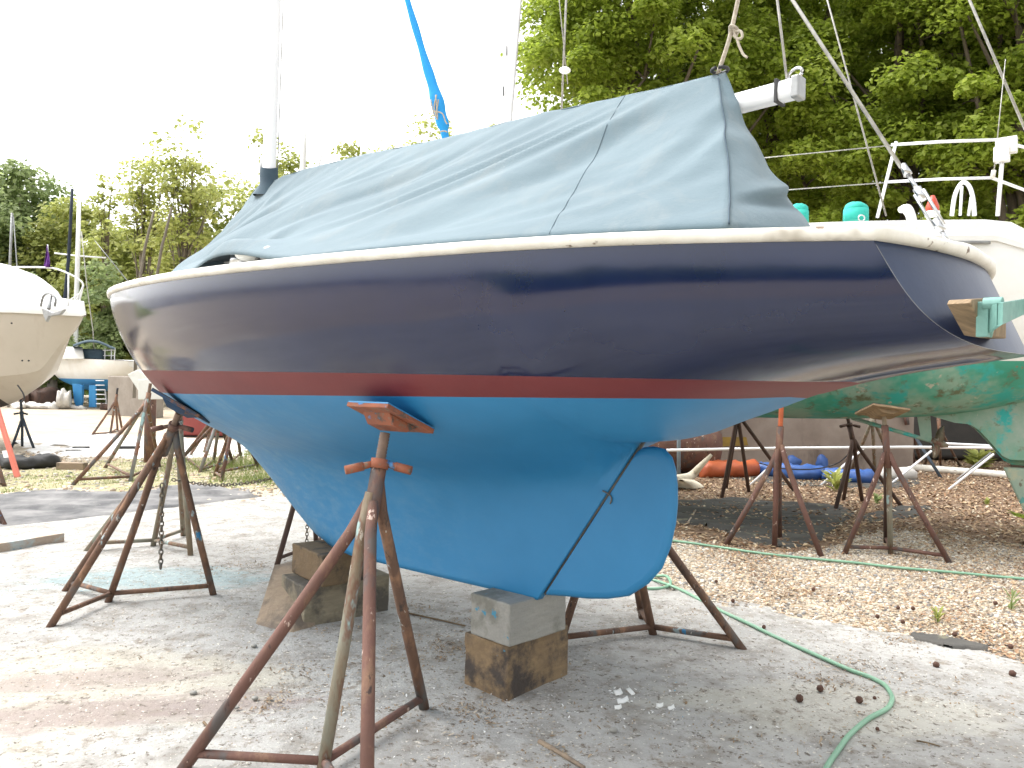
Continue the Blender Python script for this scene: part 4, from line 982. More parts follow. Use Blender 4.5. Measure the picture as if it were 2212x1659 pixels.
for j in range(0, NV, 3):
    xt = 1351 + (1185 - 1351) * (j / NV) ** .93
    i = min(range(60, NU), key=lambda q: abs(PX(sideA[q][j])[0] - xt)); x0_ = PX(sideA[i][j])[0]; i2 = i + (1 if x0_ < xt else -1); i2 = min(max(i2, 0), NU - 1)
    x1_ = PX(sideA[i2][j])[0]; f = min(max((xt - x0_) / ((x1_ - x0_) or 1), 0), 1); pts.append(sideA[i][j].lerp(sideA[i2][j], f) + NN_ * .0015)
sm.tube(pts, .0010, 5); sm.build('panel_seam', M['canvas_dark'], cov)
cc_ = MB(); rows = []
for k in range(7):
    q = p0 + dirm * (-.12 + .030 * k) + U_ * (.012 if k < 2 else 0); r_ = (.115, .098, .082, .07, .072, .07, .068)[k]
    rows.append([q + U_ * (r_ * math.cos(x)) + NN_ * (r_ * .8 * math.sin(x)) + dirm * (.01 * math.sin(2 * x + k)) for x in [2 * math.pi * m / 16 for m in range(16)]])
cc_.grid(rows, close=True, flip=True); cc_.build('mast_collar', M['canvas_dark'], cov)
gr = MB(); gr.tube([ridge[-1] + Vector((0, 0, .012)) - U_ * .01 + NN_ * .03 * math.cos(a) + U_ * .03 * math.sin(a) for a in [k * .6 for k in range(11)]], .007, 6); gr.build('grommet_strap', M['black'], cov)
rope = empty('tie_rope', ridge[-1], 'old knotted rope holding up the aft peak of the canvas cover', 'rope')
rp = [ridge[-1] + Vector((0, 0, .0)), cl_pt(1572, 95), cl_pt(1582, 55), cl_pt(1594, 0), cl_pt(1612, -90)]
MB().tube(spline(rp, 4), .008, 7).build('main_line', M['rope'], rope)
kn = cl_pt(1584, 66); k_ = MB(); k_.tube(spline([kn + U_ * .012, kn + NN_ * .02 + Vector((0, 0, .012)), kn - U_ * .016, kn - NN_ * .02 - Vector((0, 0, .01)), kn + U_ * .014, kn + Vector((0, 0, .02))], 4), .006, 6); k_.build('knot', M['rope'], rope)
MB().tube(spline([kn, cl_pt(1600, 68), cl_pt(1603, 80), cl_pt(1594, 84), cl_pt(1585, 76)], 5), .0055, 6).build('bight', M['rope'], rope)
MB().tube(spline([kn, cl_pt(1592, 84), cl_pt(1597, 100), cl_pt(1606, 118), cl_pt(1614, 124)], 5), .005, 6).build('loose_end', M['rope'], rope)

# ================================================================== JACK STANDS
def hullp(t, z, s=1): return B(t, bw(t, z) * s, z)
def hulln(t, z, s=1):
    a = hullp(t + .03, z, s) - hullp(t - .03, z, s); b = hullp(t, z + .03, s) - hullp(t, z - .03, s)
    n_ = a.cross(b).normalized(); return n_ if n_.dot(NN_ * s) > 0 else -n_
def stand(label, feet, star, apex, top, mat='rust', r=.021, screw='scr', pad=None, padmat_='padwood', handle=True, group='steel jack stands', sleeve=None, mats=None, braces=True, join=.10, hmat=None, padsize=(.30, .28), name='jack_stand', padu=None):
    base = sum((Vector(f) for f in feet), Vector()) / len(feet); base.z = 0
    root = empty(name, base, label, 'jack stand', group)
    apex = Vector(apex); top = Vector(top); ax = (top - apex).normalized()
    sl = sleeve if sleeve else min(.22, (top - apex).length * .55)
    for i, f in enumerate(feet):
        f = Vector(f); d = (apex - f); d.z = 0; d = d.normalized() if d.length > .02 else Vector((1, 0, 0))
        j = apex - d * r * .9 + ax * (join * (.35 * (i % 3)) - .02)
        m = M[mats[i]] if mats else M[mat]
        kink = f.lerp(j, .93) - d * r * .3
        MB().tube([f, f.lerp(j, .5), kink, j + ax * .05], [r, r, r, r * .85], 10).build('leg', m, root)
    if braces:
        c = Vector(feet[star]);
        for i, f in enumerate(feet):
            if i == star: continue
            f = Vector(f); k1 = .075; a = c.lerp(apex, k1 * .9); b = f.lerp(apex, k1)
            MB().tube([a, b], r * .72, 8).build('brace', M[mat], root)
    MB().tube([apex - ax * .10, apex + ax * sl], [r * 1.3] * 2, 14).build('sleeve', M[hmat or mat] if not hmat else M[mat], root)
    sc = MB(); q0 = apex + ax * sl; L = (top - q0).length; n_ = max(2, int(L / .006)); n_ = min(n_, 120)
    sc.tube([q0 + ax * (L * k / n_) for k in range(n_ + 1)], [r * (.92 if k % 2 else .80) for k in range(n_ + 1)], 12)
    sc.build('screw', M[screw], root)
    if handle:
        s_ = Vector((1, .25, 0)).normalized(); q = q0 + ax * .012
        h = MB(); h.tube([q - ax * .018, q + ax * .018], r * 1.55, 12)
        for k in (-1, 1):
            h.tube([q + s_ * k * r * 1.2, q + s_ * k * .075 - Vector((0, .03 if k > 0 else .0, .012))], [r * .55, r * .62], 8)
            e0 = q + s_ * k * .06 - Vector((0, .02 if k > 0 else 0, .008)); e1 = q + s_ * k * .125 - Vector((0, .045 if k > 0 else .01, .022))
            h.tube([e0, e1], r * .75, 10)
        h.build('handle', M[hmat or mat], root)
    if pad is not None:
        c, n_ = pad; n_ = Vector(n_).normalized(); u = Vector(padu) if padu is not None else Vector((U_.x, U_.y, U_.z)); u = (u - n_ * u.dot(n_)).normalized(); v = n_.cross(u)
        R_ = Matrix((u, v, n_)).transposed(); Ln, Wd = padsize
        b = MB(); b.box(Vector(c) + n_ * .012, (Ln, Wd, .018), R_); po = b.build('pad', M[padmat_], root, bevel=.003, sub=5, jitter=.003)
        b = MB(); b.box(Vector(c) + n_ * .002, (Ln * 1.0, Wd * .98, .006), R_); b.build('pad_liner', M['black'] if padmat_ != 'orangepad' else M['blue'], po)
        # angled bracket below the plywood
        w_ = Ln * .30; hgt = .034; cc = Vector(c) + n_ * .021
        pr = [(-w_, 0), (w_, 0), (w_ * .45, hgt), (-w_ * .45, hgt)]
        b = MB(); vs = [cc + u * a + n_ * h_ + v * (Wd * .33 * s) for s in (-1, 1) for a, h_ in pr]
        b.add(vs, [(0, 1, 2, 3), (7, 6, 5, 4), (0, 4, 5, 1), (1, 5, 6, 2), (2, 6, 7, 3), (3, 7, 4, 0)], 0, False); b.build('pad_bracket', M[padmat_], po, bevel=.002)
    return root
HG = 'jack stands holding up the navy sailboat'
def near_on_hull(px, py, side=1):
    best = None
    for i in range(60):
        t = -1.2 + 4.8 * i / 60
        for k in range(30):
            z = .98 + .40 * k / 30; p = hullp(t, z, side)
            d = p - Vector((0, 0, CAM_H)); v = d.dot(fwd); x = CXP + FPX * d.dot(rt) / v; y = CYP - FPX * d.dot(up) / v
            e = (x - px) ** 2 + (y - py) ** 2
            if best is None or e < best[0]: best = (e, t, z)
    return best[1], best[2]
t1, z1 = near_on_hull(848, 892)
c1 = hullp(t1, z1); n1_ = hulln(t1, z1)
ap1 = P(803, 1100, 2.86)
PA = Vector((.96, 0, -.28)); PB = Vector((-.115, .95, -.29)); c1 = P(846, 896, c1.y - .02); n1_ = Vector((-.266, -.31, -.912)).normalized()
top1 = c1 + n1_ * .075
stand('rust-brown jack stand in the foreground, its orange pad pressed on the blue bottom', [G(388, 1672), G(693, 1685), G(918, 1537), G(790, 1860)], 1, ap1, top1, mat='rust_red', mats=['rust_red', 'rust_verd', 'rust', 'rust_red'],
      pad=(c1, n1_), padu=PA + PB, padmat_='orangepad', hmat='orangepad', group=HG, padsize=(.25, .24), r=.0225)
PU2 = (P(443, 903, 4.62) - P(345, 847, 4.62)).normalized(); PN2 = PU2.cross(ray(394, 874)).normalized(); PN2 = PN2 if PN2.z < 0 else -PN2
c2 = hullp(2.0, 1.22); n2_ = hulln(2.0, 1.22)
stand('four-legged rusty jack stand under the forward bilge, left of the keel, chain hanging from it', [G(105, 1360), G(232, 1305), G(462, 1289), G(138, 1281)], 1, P(362, 955, 4.72), P(386, 892, 4.62), mat='rust', pad=(P(394, 874, 4.62), PN2), padu=PU2, padmat_='padblue', hmat='rust_red', group=HG, r=.0215, padsize=(.32, .24), sleeve=.12)
stand('slimmer grey-brown jack stand standing just behind the chained one under the bow', [G(185, 1193), G(330, 1183), G(412, 1203), G(396, 1161)], 1, P(384, 935, 6.25), P(392, 885, 6.2), mat='rust_verd', group=HG, r=.022, handle=False)
c3 = hullp(.26, 1.20, -1); n3_ = hulln(.26, 1.20, -1)
stand('brown jack stand on the far side of the rudder, half hidden by it', [G(1608, 1409), G(1412, 1376), G(1205, 1405), G(1388, 1338)], 1, P(1334, 1045, 4.35), c3 + n3_ * .08, mat='rust', mats=['rust', 'rust', 'rust', 'rust'], pad=(c3, n3_), group=HG, r=.023)
c4 = hullp(2.9, 1.16, -1); n4_ = hulln(2.9, 1.16, -1)
stand('dark jack stand hidden behind the keel, one leg showing beside the wooden blocks', [G(597, 1226), G(684, 1190), G(770, 1220), G(700, 1165)], 1, P(672, 960, 5.9), c4 + n4_ * .08, mat='rust_dark', pad=(c4, n4_), group=HG, r=.02)
RGp = 'jack stands under the green-bottomed boat'
stand('reddish-brown jack stand with bright orange screw right of the rudder', [G(1567, 1179), G(1673, 1184), G(1774, 1202), G(1684, 1165)], 1, P(1682, 985, 6.75), P(1689, 862, 6.75), mat='rust_red', screw='tarp_or', group=RGp, braces=False, r=.024, sleeve=.26, handle=False)
cP = P(1905, 886, 6.5)
stand('mottled jack stand with a wide tilted wooden pad below the green hull', [G(1824, 1197), G(1924, 1198), G(1914, 1176), G(2052, 1218)], 1, P(1916, 985, 6.5), P(1909, 893, 6.5), mat='rust_red', mats=['rust_red', 'rust_verd', 'rust_dark', 'rust_red'], screw='rust_verd', pad=(cP, (-.10, -.30, -.93)), padu=(1, .1, 0), padmat_='padwood', group=RGp, r=.022, padsize=(.32, .30), handle=False, sleeve=.26)
stand('dark brown three-legged stand in front of the orange tarp', [G(1559, 1077), G(1618, 1064), G(1716, 1061), G(1568, 1056)], 1, P(1593, 905, 9.8), P(1590, 880, 9.8), mat='rust_dark', group=RGp, braces=False, r=.024, handle=False)
stand('dark brown four-legged stand in front of the blue tarp end', [G(1804, 1103), G(1822, 1081), G(1863, 1086), G(1949, 1096)], 1, P(1843, 955, 9.1), P(1829, 893, 9.1), mat='rust_dark', group=RGp, braces=False, r=.024, sleeve=.2, screw='rust_dark')
stand('pale flaking stand against the concrete wall behind the tilted pad', [G(1840, 1015), G(1890, 1018), G(1932, 1012)], 1, P(1884, 908, 12.2), P(1884, 890, 12.2), mat='rust_verd', group=RGp, braces=False, r=.028, handle=False)
stand('rust-red stand at the right end of the concrete wall', [G(1935, 1003), G(1975, 1004), G(1990, 998)], 1, P(1958, 905, 13.2), P(1955, 880, 13.2), mat='rust_red', group=RGp, braces=False, r=.03, handle=False)
stand('slender brown stand right behind the bronze propeller', [G(1996, 1006), G(2032, 1010), G(2074, 1008)], 1, P(2029, 930, 12.8), P(2026, 880, 12.8), mat='rust', group=RGp, braces=False, r=.022, handle=False)
LGp = 'spare jack stands in the left background'
stand('tall grey and rust stand beside the rusty post, legs spread wide on the grass', [G(155, 1050), G(281, 1041), G(226, 1012), G(345, 1010)], 1, P(318, 872, 10.6), P(325, 828, 10.6), mat='rust', mats=['rust', 'rust_grey', 'rust_grey', 'rust'], group=LGp, r=.026, handle=False)
stand('small far rusty stand in front of the concrete block', [G(197, 943), G(238, 939), G(265, 934), G(254, 930)], 1, P(250, 868, 18), P(254, 838, 18), mat='rust', group=LGp, r=.026, screw='black', handle=False, braces=True)
stand('blue-black stand under the cream motorboat bow', [G(25, 967), G(48, 964), G(73, 968)], 1, P(48, 912, 14.6), P(45, 864, 14.3), mat='bluetube', screw='bluetube', group=LGp, r=.024, braces=False)
stand('stand with orange-brown legs just left of the keel forefoot', [G(463, 1029), G(477, 1042), G(559, 1010), G(520, 985)], 0, P(508, 905, 10.6), P(510, 880, 10.6), mat='rust', mats=['rust', 'rust_red', 'rust_dark', 'rust_dark'], group=LGp, r=.026, handle=False)
stand('grey-legged stand in front of the red steel container', [G(393, 990), G(431, 1022), G(461, 1000), G(503, 1002)], 1, P(475, 905, 11.6), P(478, 880, 11.6), mat='rust', mats=['rust_red', 'rust_grey', 'rust_grey', 'rust_dark'], group=LGp, r=.026, handle=False)
stand('thin rusty stand crossing the red container, left of the grey-legged one', [G(385, 1000), G(410, 985), G(440, 980)], 1, P(462, 905, 12.5), P(465, 885, 12.5), mat='rust', group=LGp, r=.024, handle=False, braces=False)
stand('brown stand cut off by the left edge of the photo beside the coral board', [G(11, 1053), G(-90, 1060), G(-40, 1020)], 0, P(-30, 925, 10.0), P(-30, 860, 10.0), mat='rust', group=LGp, r=.024)
stand('dark red stand leg at the left edge above the pale timber', [G(12, 1139), G(-160, 1150), G(-70, 1110)], 0, P(-75, 955, 7.6), P(-78, 860, 7.6), mat='rust_red', group=LGp, r=.022)

# ---- chains
def chain(pts, link, label, cat='chain', wr=.18):
    c = [Vector(p) for p in pts]; L = sum((c[i + 1] - c[i]).length for i in range(len(c) - 1)); n_ = max(3, int(L / (link * .72)))
    dd = []; Ls = [0]
    for i in range(1, len(c)): Ls.append(Ls[-1] + (c[i] - c[i - 1]).length)
    mb = MB()
    for k in range(n_):
        s = L * (k + .5) / n_; j = min(max(int(np.searchsorted(Ls, s)), 1), len(c) - 1); f = (s - Ls[j - 1]) / (Ls[j] - Ls[j - 1])
        p = c[j - 1].lerp(c[j], f); t = (c[j] - c[j - 1]).normalized(); a = t.orthogonal().normalized(); a = Matrix.Rotation(R(40 + 90 * (k % 2)), 3, t) @ a
        ring = [p + t * (link * .5 * math.cos(x)) * (1.0) + a * (link * .30 * math.sin(x)) for x in [2 * math.pi * m / 10 for m in range(10)]]
        rows = []; nb = t.cross(a)
        for m in range(10):
            q = ring[m]; o_ = (q - p).normalized(); rows.append([q + (o_ * math.cos(y) + nb * math.sin(y)) * link * wr * .5 for y in [2 * math.pi * v / 5 for v in range(5)]])
        rows.append(rows[0]); mb.grid(rows, close=True)
    r_ = tag(mb.build('chain', M['chain']), label, cat)
    return r_
ch0 = P(350, 1045, 4.62); chain([ch0, P(349, 1130, 4.62), P(347, 1228, 4.62)], .038, 'rusty chain hanging straight down from the left stand', wr=.26)
cc0 = [P(372, 1036, 6.1), P(415, 1043, 6.1), P(461, 1047.5, 6.05), P(522, 1045, 6.0), P(588, 1033, 5.95), P(640, 1015, 5.9)]
chain(spline(cc0, 3), .036, 'dark chain slung between the stands behind the keel', wr=.26)
chain([P(664, 1120, 5.2), P(663, 1155, 5.2), P(662, 1195, 5.2)], .03, 'short chain end hanging behind the front timber blocks', wr=.26)

# ================================================================== KEEL BLOCKS
def block(label, cf, cr_, cl_, h, z0, mat, jit=.004, bev=.008, mat2=None, group='timber blocks under the keel', name='timber_block'):
    """box from the ground-plane corners: front corner, right corner, left corner"""
    a, b, c = Vector(cf), Vector(cr_), Vector(cl_); ux = (b - a); uy = (c - a)
    L, W = ux.length, uy.length; ux.normalize(); uy = (uy - ux * uy.dot(ux)).normalized(); W *= 1
    cen = a + ux * L / 2 + uy * W / 2 + Vector((0, 0, h / 2)); cen.z = z0 + h / 2
    me = MB(); me.box((0, 0, 0), (L, W, h)); o = me.build(name, M[mat], None, bevel=bev, sub=6, jitter=jit)
    o.location = cen; o.rotation_euler = (0, 0, math.atan2(ux.y, ux.x)); return tag(o, label, 'timber block', group), cen, ux, uy
ghz = .258
block('brown cracked timber block lying on the ground under the keel heel', G(1096, 1521), G(1227, 1463), G(1001, 1484), .255, .0, 'tim_brown', jit=.006)
def Gz(x, y, z): return G(x, y, z)
block('grey squared timber directly under the keel heel, on top of the brown block', Gz(1127 - 27, 1399, .258), Gz(1222, 1360, .258), Gz(1011, 1369, .258), .19, .256, 'tim_grey', jit=.003)
b3 = G(655, 1360); b3r = G(840, 1325); b3d = (b3r - b3).normalized(); b3l = b3 + Vector((-b3d.y, b3d.x, 0)) * .34
block('long olive-grey timber block on the ground under the front of the keel', b3, b3r, b3l, .24, .0, 'tim_olive', jit=.005)
f_ = Gz(696, 1268, .245); fr = Gz(792, 1252, .245); fl = Gz(655, 1232, .245)
block('dark stained timber block under the keel forefoot, on the olive-grey one', f_, fr, fl, .178, .242, 'tim_dark', jit=.004)
# board leaning on the pile
lb0, lb1 = G(548, 1357), G(627, 1375); up_ = P(596, 1222, 4.72) - lb0
lean = MB(); e_ = (lb1 - lb0); nrm = e_.cross(up_).normalized(); nrm = nrm if nrm.y > 0 else -nrm
tp0 = P(592, 1220, 4.78); tp1 = P(679, 1236, 4.66)
vs = [lb0, lb1, tp1, tp0]; th_ = Vector((.10, .13, .0))
vv = vs + [v + th_ for v in vs]
lean.add([(v.x, v.y, max(v.z, .004)) for v in vv], [(0, 1, 2, 3), (7, 6, 5, 4), (0, 4, 5, 1), (1, 5, 6, 2), (2, 6, 7, 3), (3, 7, 4, 0)], 0, False)
tag(lean.build('timber_block', M['tim_tan'], None, bevel=.006, sub=4, jitter=.004), 'short tan timber leaning against the left side of the front blocks', 'timber block', 'timber blocks under the keel')

# ================================================================== GARDEN HOSE, SEED BALLS, SMALL GROUND THINGS
hz_ = .022
H1 = [(2330, 1262), (2212, 1250.5), (2100, 1240), (1939, 1226), (1840, 1215), (1747, 1206), (1650, 1196), (1555, 1182), (1500, 1174), (1451, 1168), (1405, 1166), (1350, 1178), (1320, 1205), (1345, 1232), (1380, 1241),
      (1417, 1244), (1440, 1250), (1448, 1262), (1425, 1271), (1394, 1271), (1368, 1262), (1372, 1252), (1405, 1252), (1440, 1262), (1478, 1278), (1515, 1297), (1555, 1318), (1610, 1344), (1670, 1373), (1747, 1408), (1824, 1442), (1870, 1459),
      (1893, 1469), (1912, 1481), (1924, 1498), (1927, 1513), (1914, 1532), (1873, 1554), (1839, 1584), (1812, 1618), (1785, 1659), (1765, 1710), (1750, 1790)]
hp_ = [G(x_, y_, hz_) for x_, y_ in H1]
for i in (18, 19, 20): hp_[i].z += .0
for i in (16,): hp_[i].z += .016
hs_ = spline(hp_, 6)
for i, p_ in enumerate(hs_): p_.z += .003 * noise.noise(Vector((i * .15, 0, 0)))
tag(MB().tube(hs_, .0105, 10).build('garden_hose', M['hose']), 'pale green garden hose snaking over the gravel and the dusty pad', 'hose')
balls = [((1771, 1500), .016, 'dark brown seed ball left of the hose bend, upper right of a close pair'), ((1727, 1522), .017, 'dark brown seed ball left of the hose bend, lower left of a close pair'), ((1856, 1525), .016, 'blackish seed ball just inside the hose bend'),
         ((2022, 1448), .016, 'brown seed ball right of the hose bend on the pale pad'), ((2187, 1467), .016, 'brown seed ball near the right edge of the photo on the pad'), ((1650, 1363), .012, 'small brown seed ball touching the hose below the stand foot'),
         ((2062, 1380), .014, 'seed ball beside the torn black fabric edge'), ((1895, 1340), .013, 'brown seed ball left of the feathery weed on gravel'), ((1950, 1352), .013, 'brown seed ball just below the feathery weed'),
         ((2150, 1311), .014, 'seed ball under the thin upright weed at right'), ((2183, 1407), .014, 'brown seed ball at the gravel edge far right'), ((1940, 1321), .012, 'dark seed ball left of the feathery weed top'), ((1972, 1322), .012, 'dark seed ball right of the feathery weed top'),
         ((1757, 1281), .013, 'seed ball alone in the middle of the pale gravel'), ((1583, 1306), .013, 'brown seed ball where gravel meets pad above the hose'), ((1547, 1263), .012, 'seed ball on the gravel above the hose near the stand leg'),
         ((1895, 1585), .008, 'tiny dark seed ball low right of the hose bend'), ((1889, 1517), .008, 'tiny black seed ball touching the hose bend')]
for (q, r_, lb) in balls:
    c = G(*q); m_b = MB(); m_b.sphere((0, 0, 0), r_, 12, 9, jit=.10); o = m_b.build('seed_ball', M['ball']); o.location = (c.x, c.y, .012 + r_)
    tag(o, lb, 'seed ball', 'spiky brown seed balls on the ground')
for (a, b, r_, lb) in (((1165, 1602), (1262, 1659), .011, 'grey weathered stick lying at the bottom centre of the pad'), ((1980, 1600), (2030, 1612), .004, 'thin dark twig on the pad right of the hose'), ((440, 1560), (452, 1580), .006, 'short twig beside the near stand leg at left'), ((870, 1322), (1005, 1352), .006, 'dark thin batten lying between the two keel block piles')):
    p_, q_ = G(*a, .02), G(*b, .02); tag(MB().tube(spline([p_, p_.lerp(q_, .5) + Vector((0, .006, 0)), q_], 4), [r_ * (1 - .04 * k) for k in range(9)], 7).build('stick', M['tim_tan' if r_ > .008 else 'tim_dark']), lb, 'stick', 'sticks on the pad')
for i, (q, sx, sy, an, lb) in enumerate((((1335, 1500), .035, .028, .3, 'square white paint scraping, upper left of the scrapings'), ((1362, 1498), .020, .045, .5, 'upright white paint scraping right of the square one'), ((1345, 1518), .05, .02, .2, 'curved white paint scraping below the square one'), ((1335, 1532), .03, .014, .1, 'small white paint scraping lowest of the cluster'),
                                          ((1425, 1528), .03, .012, -.2, 'white paint scraping right of the main cluster'), ((1450, 1533), .03, .010, .4, 'white paint scraping farthest right of the cluster'))):
    c = G(*q, .022); mb_ = MB(); rows = []
    for a in range(5):
        for_ = []
        for b in range(4):
            x, y = (a / 4 - .5) * sx, (b / 3 - .5) * sy
            for_.append(c + Vector((x * math.cos(an) - y * math.sin(an), x * math.sin(an) + y * math.cos(an), .5 * abs(x) * (a / 4) + .004 * b + random.uniform(0, .002))))
        rows.append(for_)
    mb_.grid(rows); o = mb_.build('paint_scraping', M['deck']); sol = o.modifiers.new('t', 'SOLIDIFY'); sol.thickness = .0015
    tag(o, lb, 'paint scraping', 'white paint scrapings on the pad')
for (q, r_, lb) in (((417, 1508), .013, 'tan pebble by the near stand leg, left'), ((548, 1405), .013, 'pale pebble between the near and left stands'), ((510, 1540), .010, 'dark pebble beside the near stand brace'), ((1325, 1590), .014, 'round grey pebble right of the stick'), ((550, 1520), .012, 'grey pebble left of the near stand brace')):
    c = G(*q); m_b = MB(); m_b.sphere((0, 0, 0), r_, 9, 7, sc=(1.3, 1, .7), jit=.08); o = m_b.build('pebble', M['tim_grey']); o.location = (c.x, c.y, .018 + r_ * .5); tag(o, lb, 'pebble', 'single pebbles on the pad')

# ================================================================== NEIGHBOUR SAILBOAT (white topsides, green bottom)
NA = Vector((-.87, .49, 0)).normalized(); NW = Vector((-NA.y, NA.x, 0)); NW = NW if NW.y < 0 else -NW   # forward axis, near side
c0n = P(2158, 494, 6.2)
nO = c0n - NW * .95; nO.z = 0
def NB(t, w, z): v = nO + NA * t + NW * w; return Vector((v.x, v.y, z))
neigh = empty('sailboat', NB(3, 0, 0), 'larger white sailboat with worn green bottom hauled out behind the navy boat', 'sailboat')
nws = pchip([9.2, 8.6, 7.5, 6, 4.5, 3, 1.5, 0, -.5, -1.0], [.02, .42, .92, 1.38, 1.55, 1.55, 1.38, .97, .85, .72])
nzs = pchip([9.2, 5, 2, 0, -.4, -1.0], [3.02, 2.82, 2.74, 2.715, 2.50, 2.12])
nzb = pchip([9.2, 8.8, 8.2, 7, 5, 3, 1.5, .5, -.2, -1.0], [3.0, 2.3, 1.75, 1.30, 1.12, 1.08, 1.10, 1.16, 1.30, 1.62])
nb = MB(); sts = [9.2 - 10.2 * (i / 60) for i in range(61)]; NR = 26
wl = lambda t: 1.66 + .0 * t
V = []; 
for side in (1, -1):
    V = []; Fc = []; Mi = []
    for t in sts:
        a, b, w = nzs(t), nzb(t), nws(t); l = max(wl(t), b)
        p_ = np.interp(t, [0, 4, 9], [3.0, 2.8, 1.5]); x_ = np.interp(t, [0, 4, 9], [.45, .5, .9])
        for j in range(NR + 1):
            if j <= 10: z = a + (l - a) * j / 10
            else: z = l + (b - l) * math.sin((j - 10) / (NR - 10) * math.pi / 2)
            h = min(max((a - z) / max(a - b, 1e-6), 0), 1); V.append(NB(t, side * w * (1 - h ** p_) ** x_ * (1 + .0 * h), z))
    for i in range(len(sts) - 1):
        for j in range(NR):
            q = (i * (NR + 1) + j, (i + 1) * (NR + 1) + j, (i + 1) * (NR + 1) + j + 1, i * (NR + 1) + j + 1)
            Fc.append(q[::-1] if side > 0 else q); Mi.append(0 if j < 10 else 1)
    b0 = len(nb.v); nb.v += [tuple(v) for v in V]; nb.f += [tuple(k + b0 for k in f) for f in Fc]; nb.m += Mi; nb.s += [True] * len(Fc)
nb.build('hull', [M['gel'], M['green_af']], neigh, merge=.001)
tm = MB(); rows = []
for j in range(NR + 1):
    t = -1.0; a, b, w = nzs(t), nzb(t), nws(t); l = max(1.66, b); z = a + (l - a) * j / 10 if j <= 10 else l + (b - l) * math.sin((j - 10) / (NR - 10) * math.pi / 2)
    h = min(max((a - z) / (a - b), 0), 1); ww = w * (1 - h ** 3.0) ** .45; rows.append([NB(t - .06 * (1 - (k / 6) ** 2), ww * k / 6, z) for k in range(-6, 7)])
tm.grid(rows); tm.build('transom', M['gel'], neigh)
dk = MB(); rows = []
for i in range(31):
    t = 9.15 - 9.4 * i / 30; w = nws(t) - .01; rows.append([NB(t, w * k / 4, nzs(t) + .01 + .05 * (1 - (k / 4) ** 2)) for k in range(-4, 5)])
dk.grid(rows); dk.build('deck', M['gel'], neigh)
tr_ = MB(); rows = []
for i in range(41):
    t = 8.6 - 8.8 * i / 40; w = nws(t); z = nzs(t); rows.append([NB(t, w + .02, z - .10), NB(t, w + .025, z - .055), NB(t, w + .012, z - .05), NB(t, w + .008, z + .055), NB(t, w - .035, z + .055), NB(t, w - .035, z - .1)])
tr_.grid(rows, close=True, smooth=False, flip=True); tr_.build('toe_rail', M['gel'], neigh)
MB().tube([NB(.06 + 8 * k / 20, nws(.06 + 8 * k / 20) + .022, nzs(.06 + 8 * k / 20) - .115) for k in range(21)], .012, 6).build('rub_strip', M['galv'], neigh)
for s in (1, -1):
    cb = MB(); rows = []
    for i in range(21):
        t = 3.6 - 3.9 * i / 20; w = s * (nws(t) - .42); z = nzs(t) + .05; rows.append([NB(t, w + .04 * s, z), NB(t, w + .03 * s, z + .10), NB(t, w - .05 * s, z + .10), NB(t, w - .06 * s, z)])
    cb.grid(rows, close=True, smooth=False, flip=s > 0); cb.build('coaming', M['gel'], neigh)
cb = MB(); rows = []
for i in range(9):
    t = 7.2 - 3.4 * i / 8; w = .85 - (.4 if i == 0 else 0); rows.append([NB(t, w * math.cos(a), nzs(t) + .04 + (.42 if i else .05) * math.sin(a) ** .4) for a in [math.pi * k / 12 for k in range(13)]])
cb.grid(rows); cb.build('cabin', M['gel'], neigh)
# skeg, rudder, propeller gear on the centreline plane
def nc(x_, y_, w=0): return PPL(x_, y_, NB(0, w, 0), NW)
sk = MB(); pts = [(1985, 890), (2040, 906), (2080, 910), (2104, 925), (2128, 950), (2150, 975), (2168, 995), (2186, 1004), (2212, 1006), (2290, 1010), (2310, 870), (2200, 840)]
inner = [nc(*q) for q in pts]; cen = sum(inner, Vector()) / len(inner)
rows = []
for th, k in ((-.07, .80), (-.045, .95), (0, 1.0), (.045, .95), (.07, .80)):
    rows.append([cen + (q - cen) * (k if i < 10 else 1) + NW * th for i, q in enumerate(inner)])
sk.grid(rows, close=True, flip=True); m_ = len(pts)
sk.f += [tuple(4 * m_ + i for i in range(m_)), tuple(reversed(range(m_)))]; sk.m += [0, 0]; sk.s += [False, False]
sk.build('skeg', M['green_worn'], neigh)
pl = MB(); pl.prism([nc(*q) for q in ((2166, 1009), (2195, 1010), (2300, 1016), (2310, 1170), (2250, 1160), (2215, 1112), (2190, 1060))], NW, .07); pl.build('rudder_tip', pmat('chalky_green_paint', (.36, .42, .33), (.26, .35, .28), 4, .75, .3, 50, layers=[((.45, .44, .30), 6, .52, .1), ((.10, .30, .27), 9, .60, .05), ((.17, .15, .11), 12, .63, .04)]), neigh, bevel=.015)
MB().tube([nc(1840, 903), nc(2026, 957)], .019, 8).build('propeller_shaft', M['green_worn'], neigh)
MB().prism([nc(*q) for q in ((1980, 893), (2009, 893), (2014, 958), (1989, 948))], NW, .035).build('shaft_strut', M['green_worn'], neigh, bevel=.006)
pr = MB(); hub = nc(2026, 957); sdx = (nc(2026, 957) - nc(1840, 903)).normalized()
pr.tube([hub - sdx * .06, hub + sdx * .04, hub + sdx * .09], [.035, .035, .012], 10)
for ang in (20, 140, 260):
    v_ = Matrix.Rotation(R(ang), 3, sdx) @ Vector((0, 0, 1)); v_ = (v_ - sdx * v_.dot(sdx)).normalized(); s_ = sdx.cross(v_); rows = []
    for k in range(7):
        f = k / 6; wd = .055 * math.sin(math.pi * min(.12 + f * .86, 1)) ** .7 + .006; tw = R(55 - 35 * f); dirw = s_ * math.cos(tw) + sdx * math.sin(tw); c_ = hub + v_ * (.02 + .16 * f)
        rows.append([c_ + dirw * wd, c_ + dirw.cross(v_) * .006, c_ - dirw * wd, c_ - dirw.cross(v_) * .006])
    pr.grid(rows, close=True)
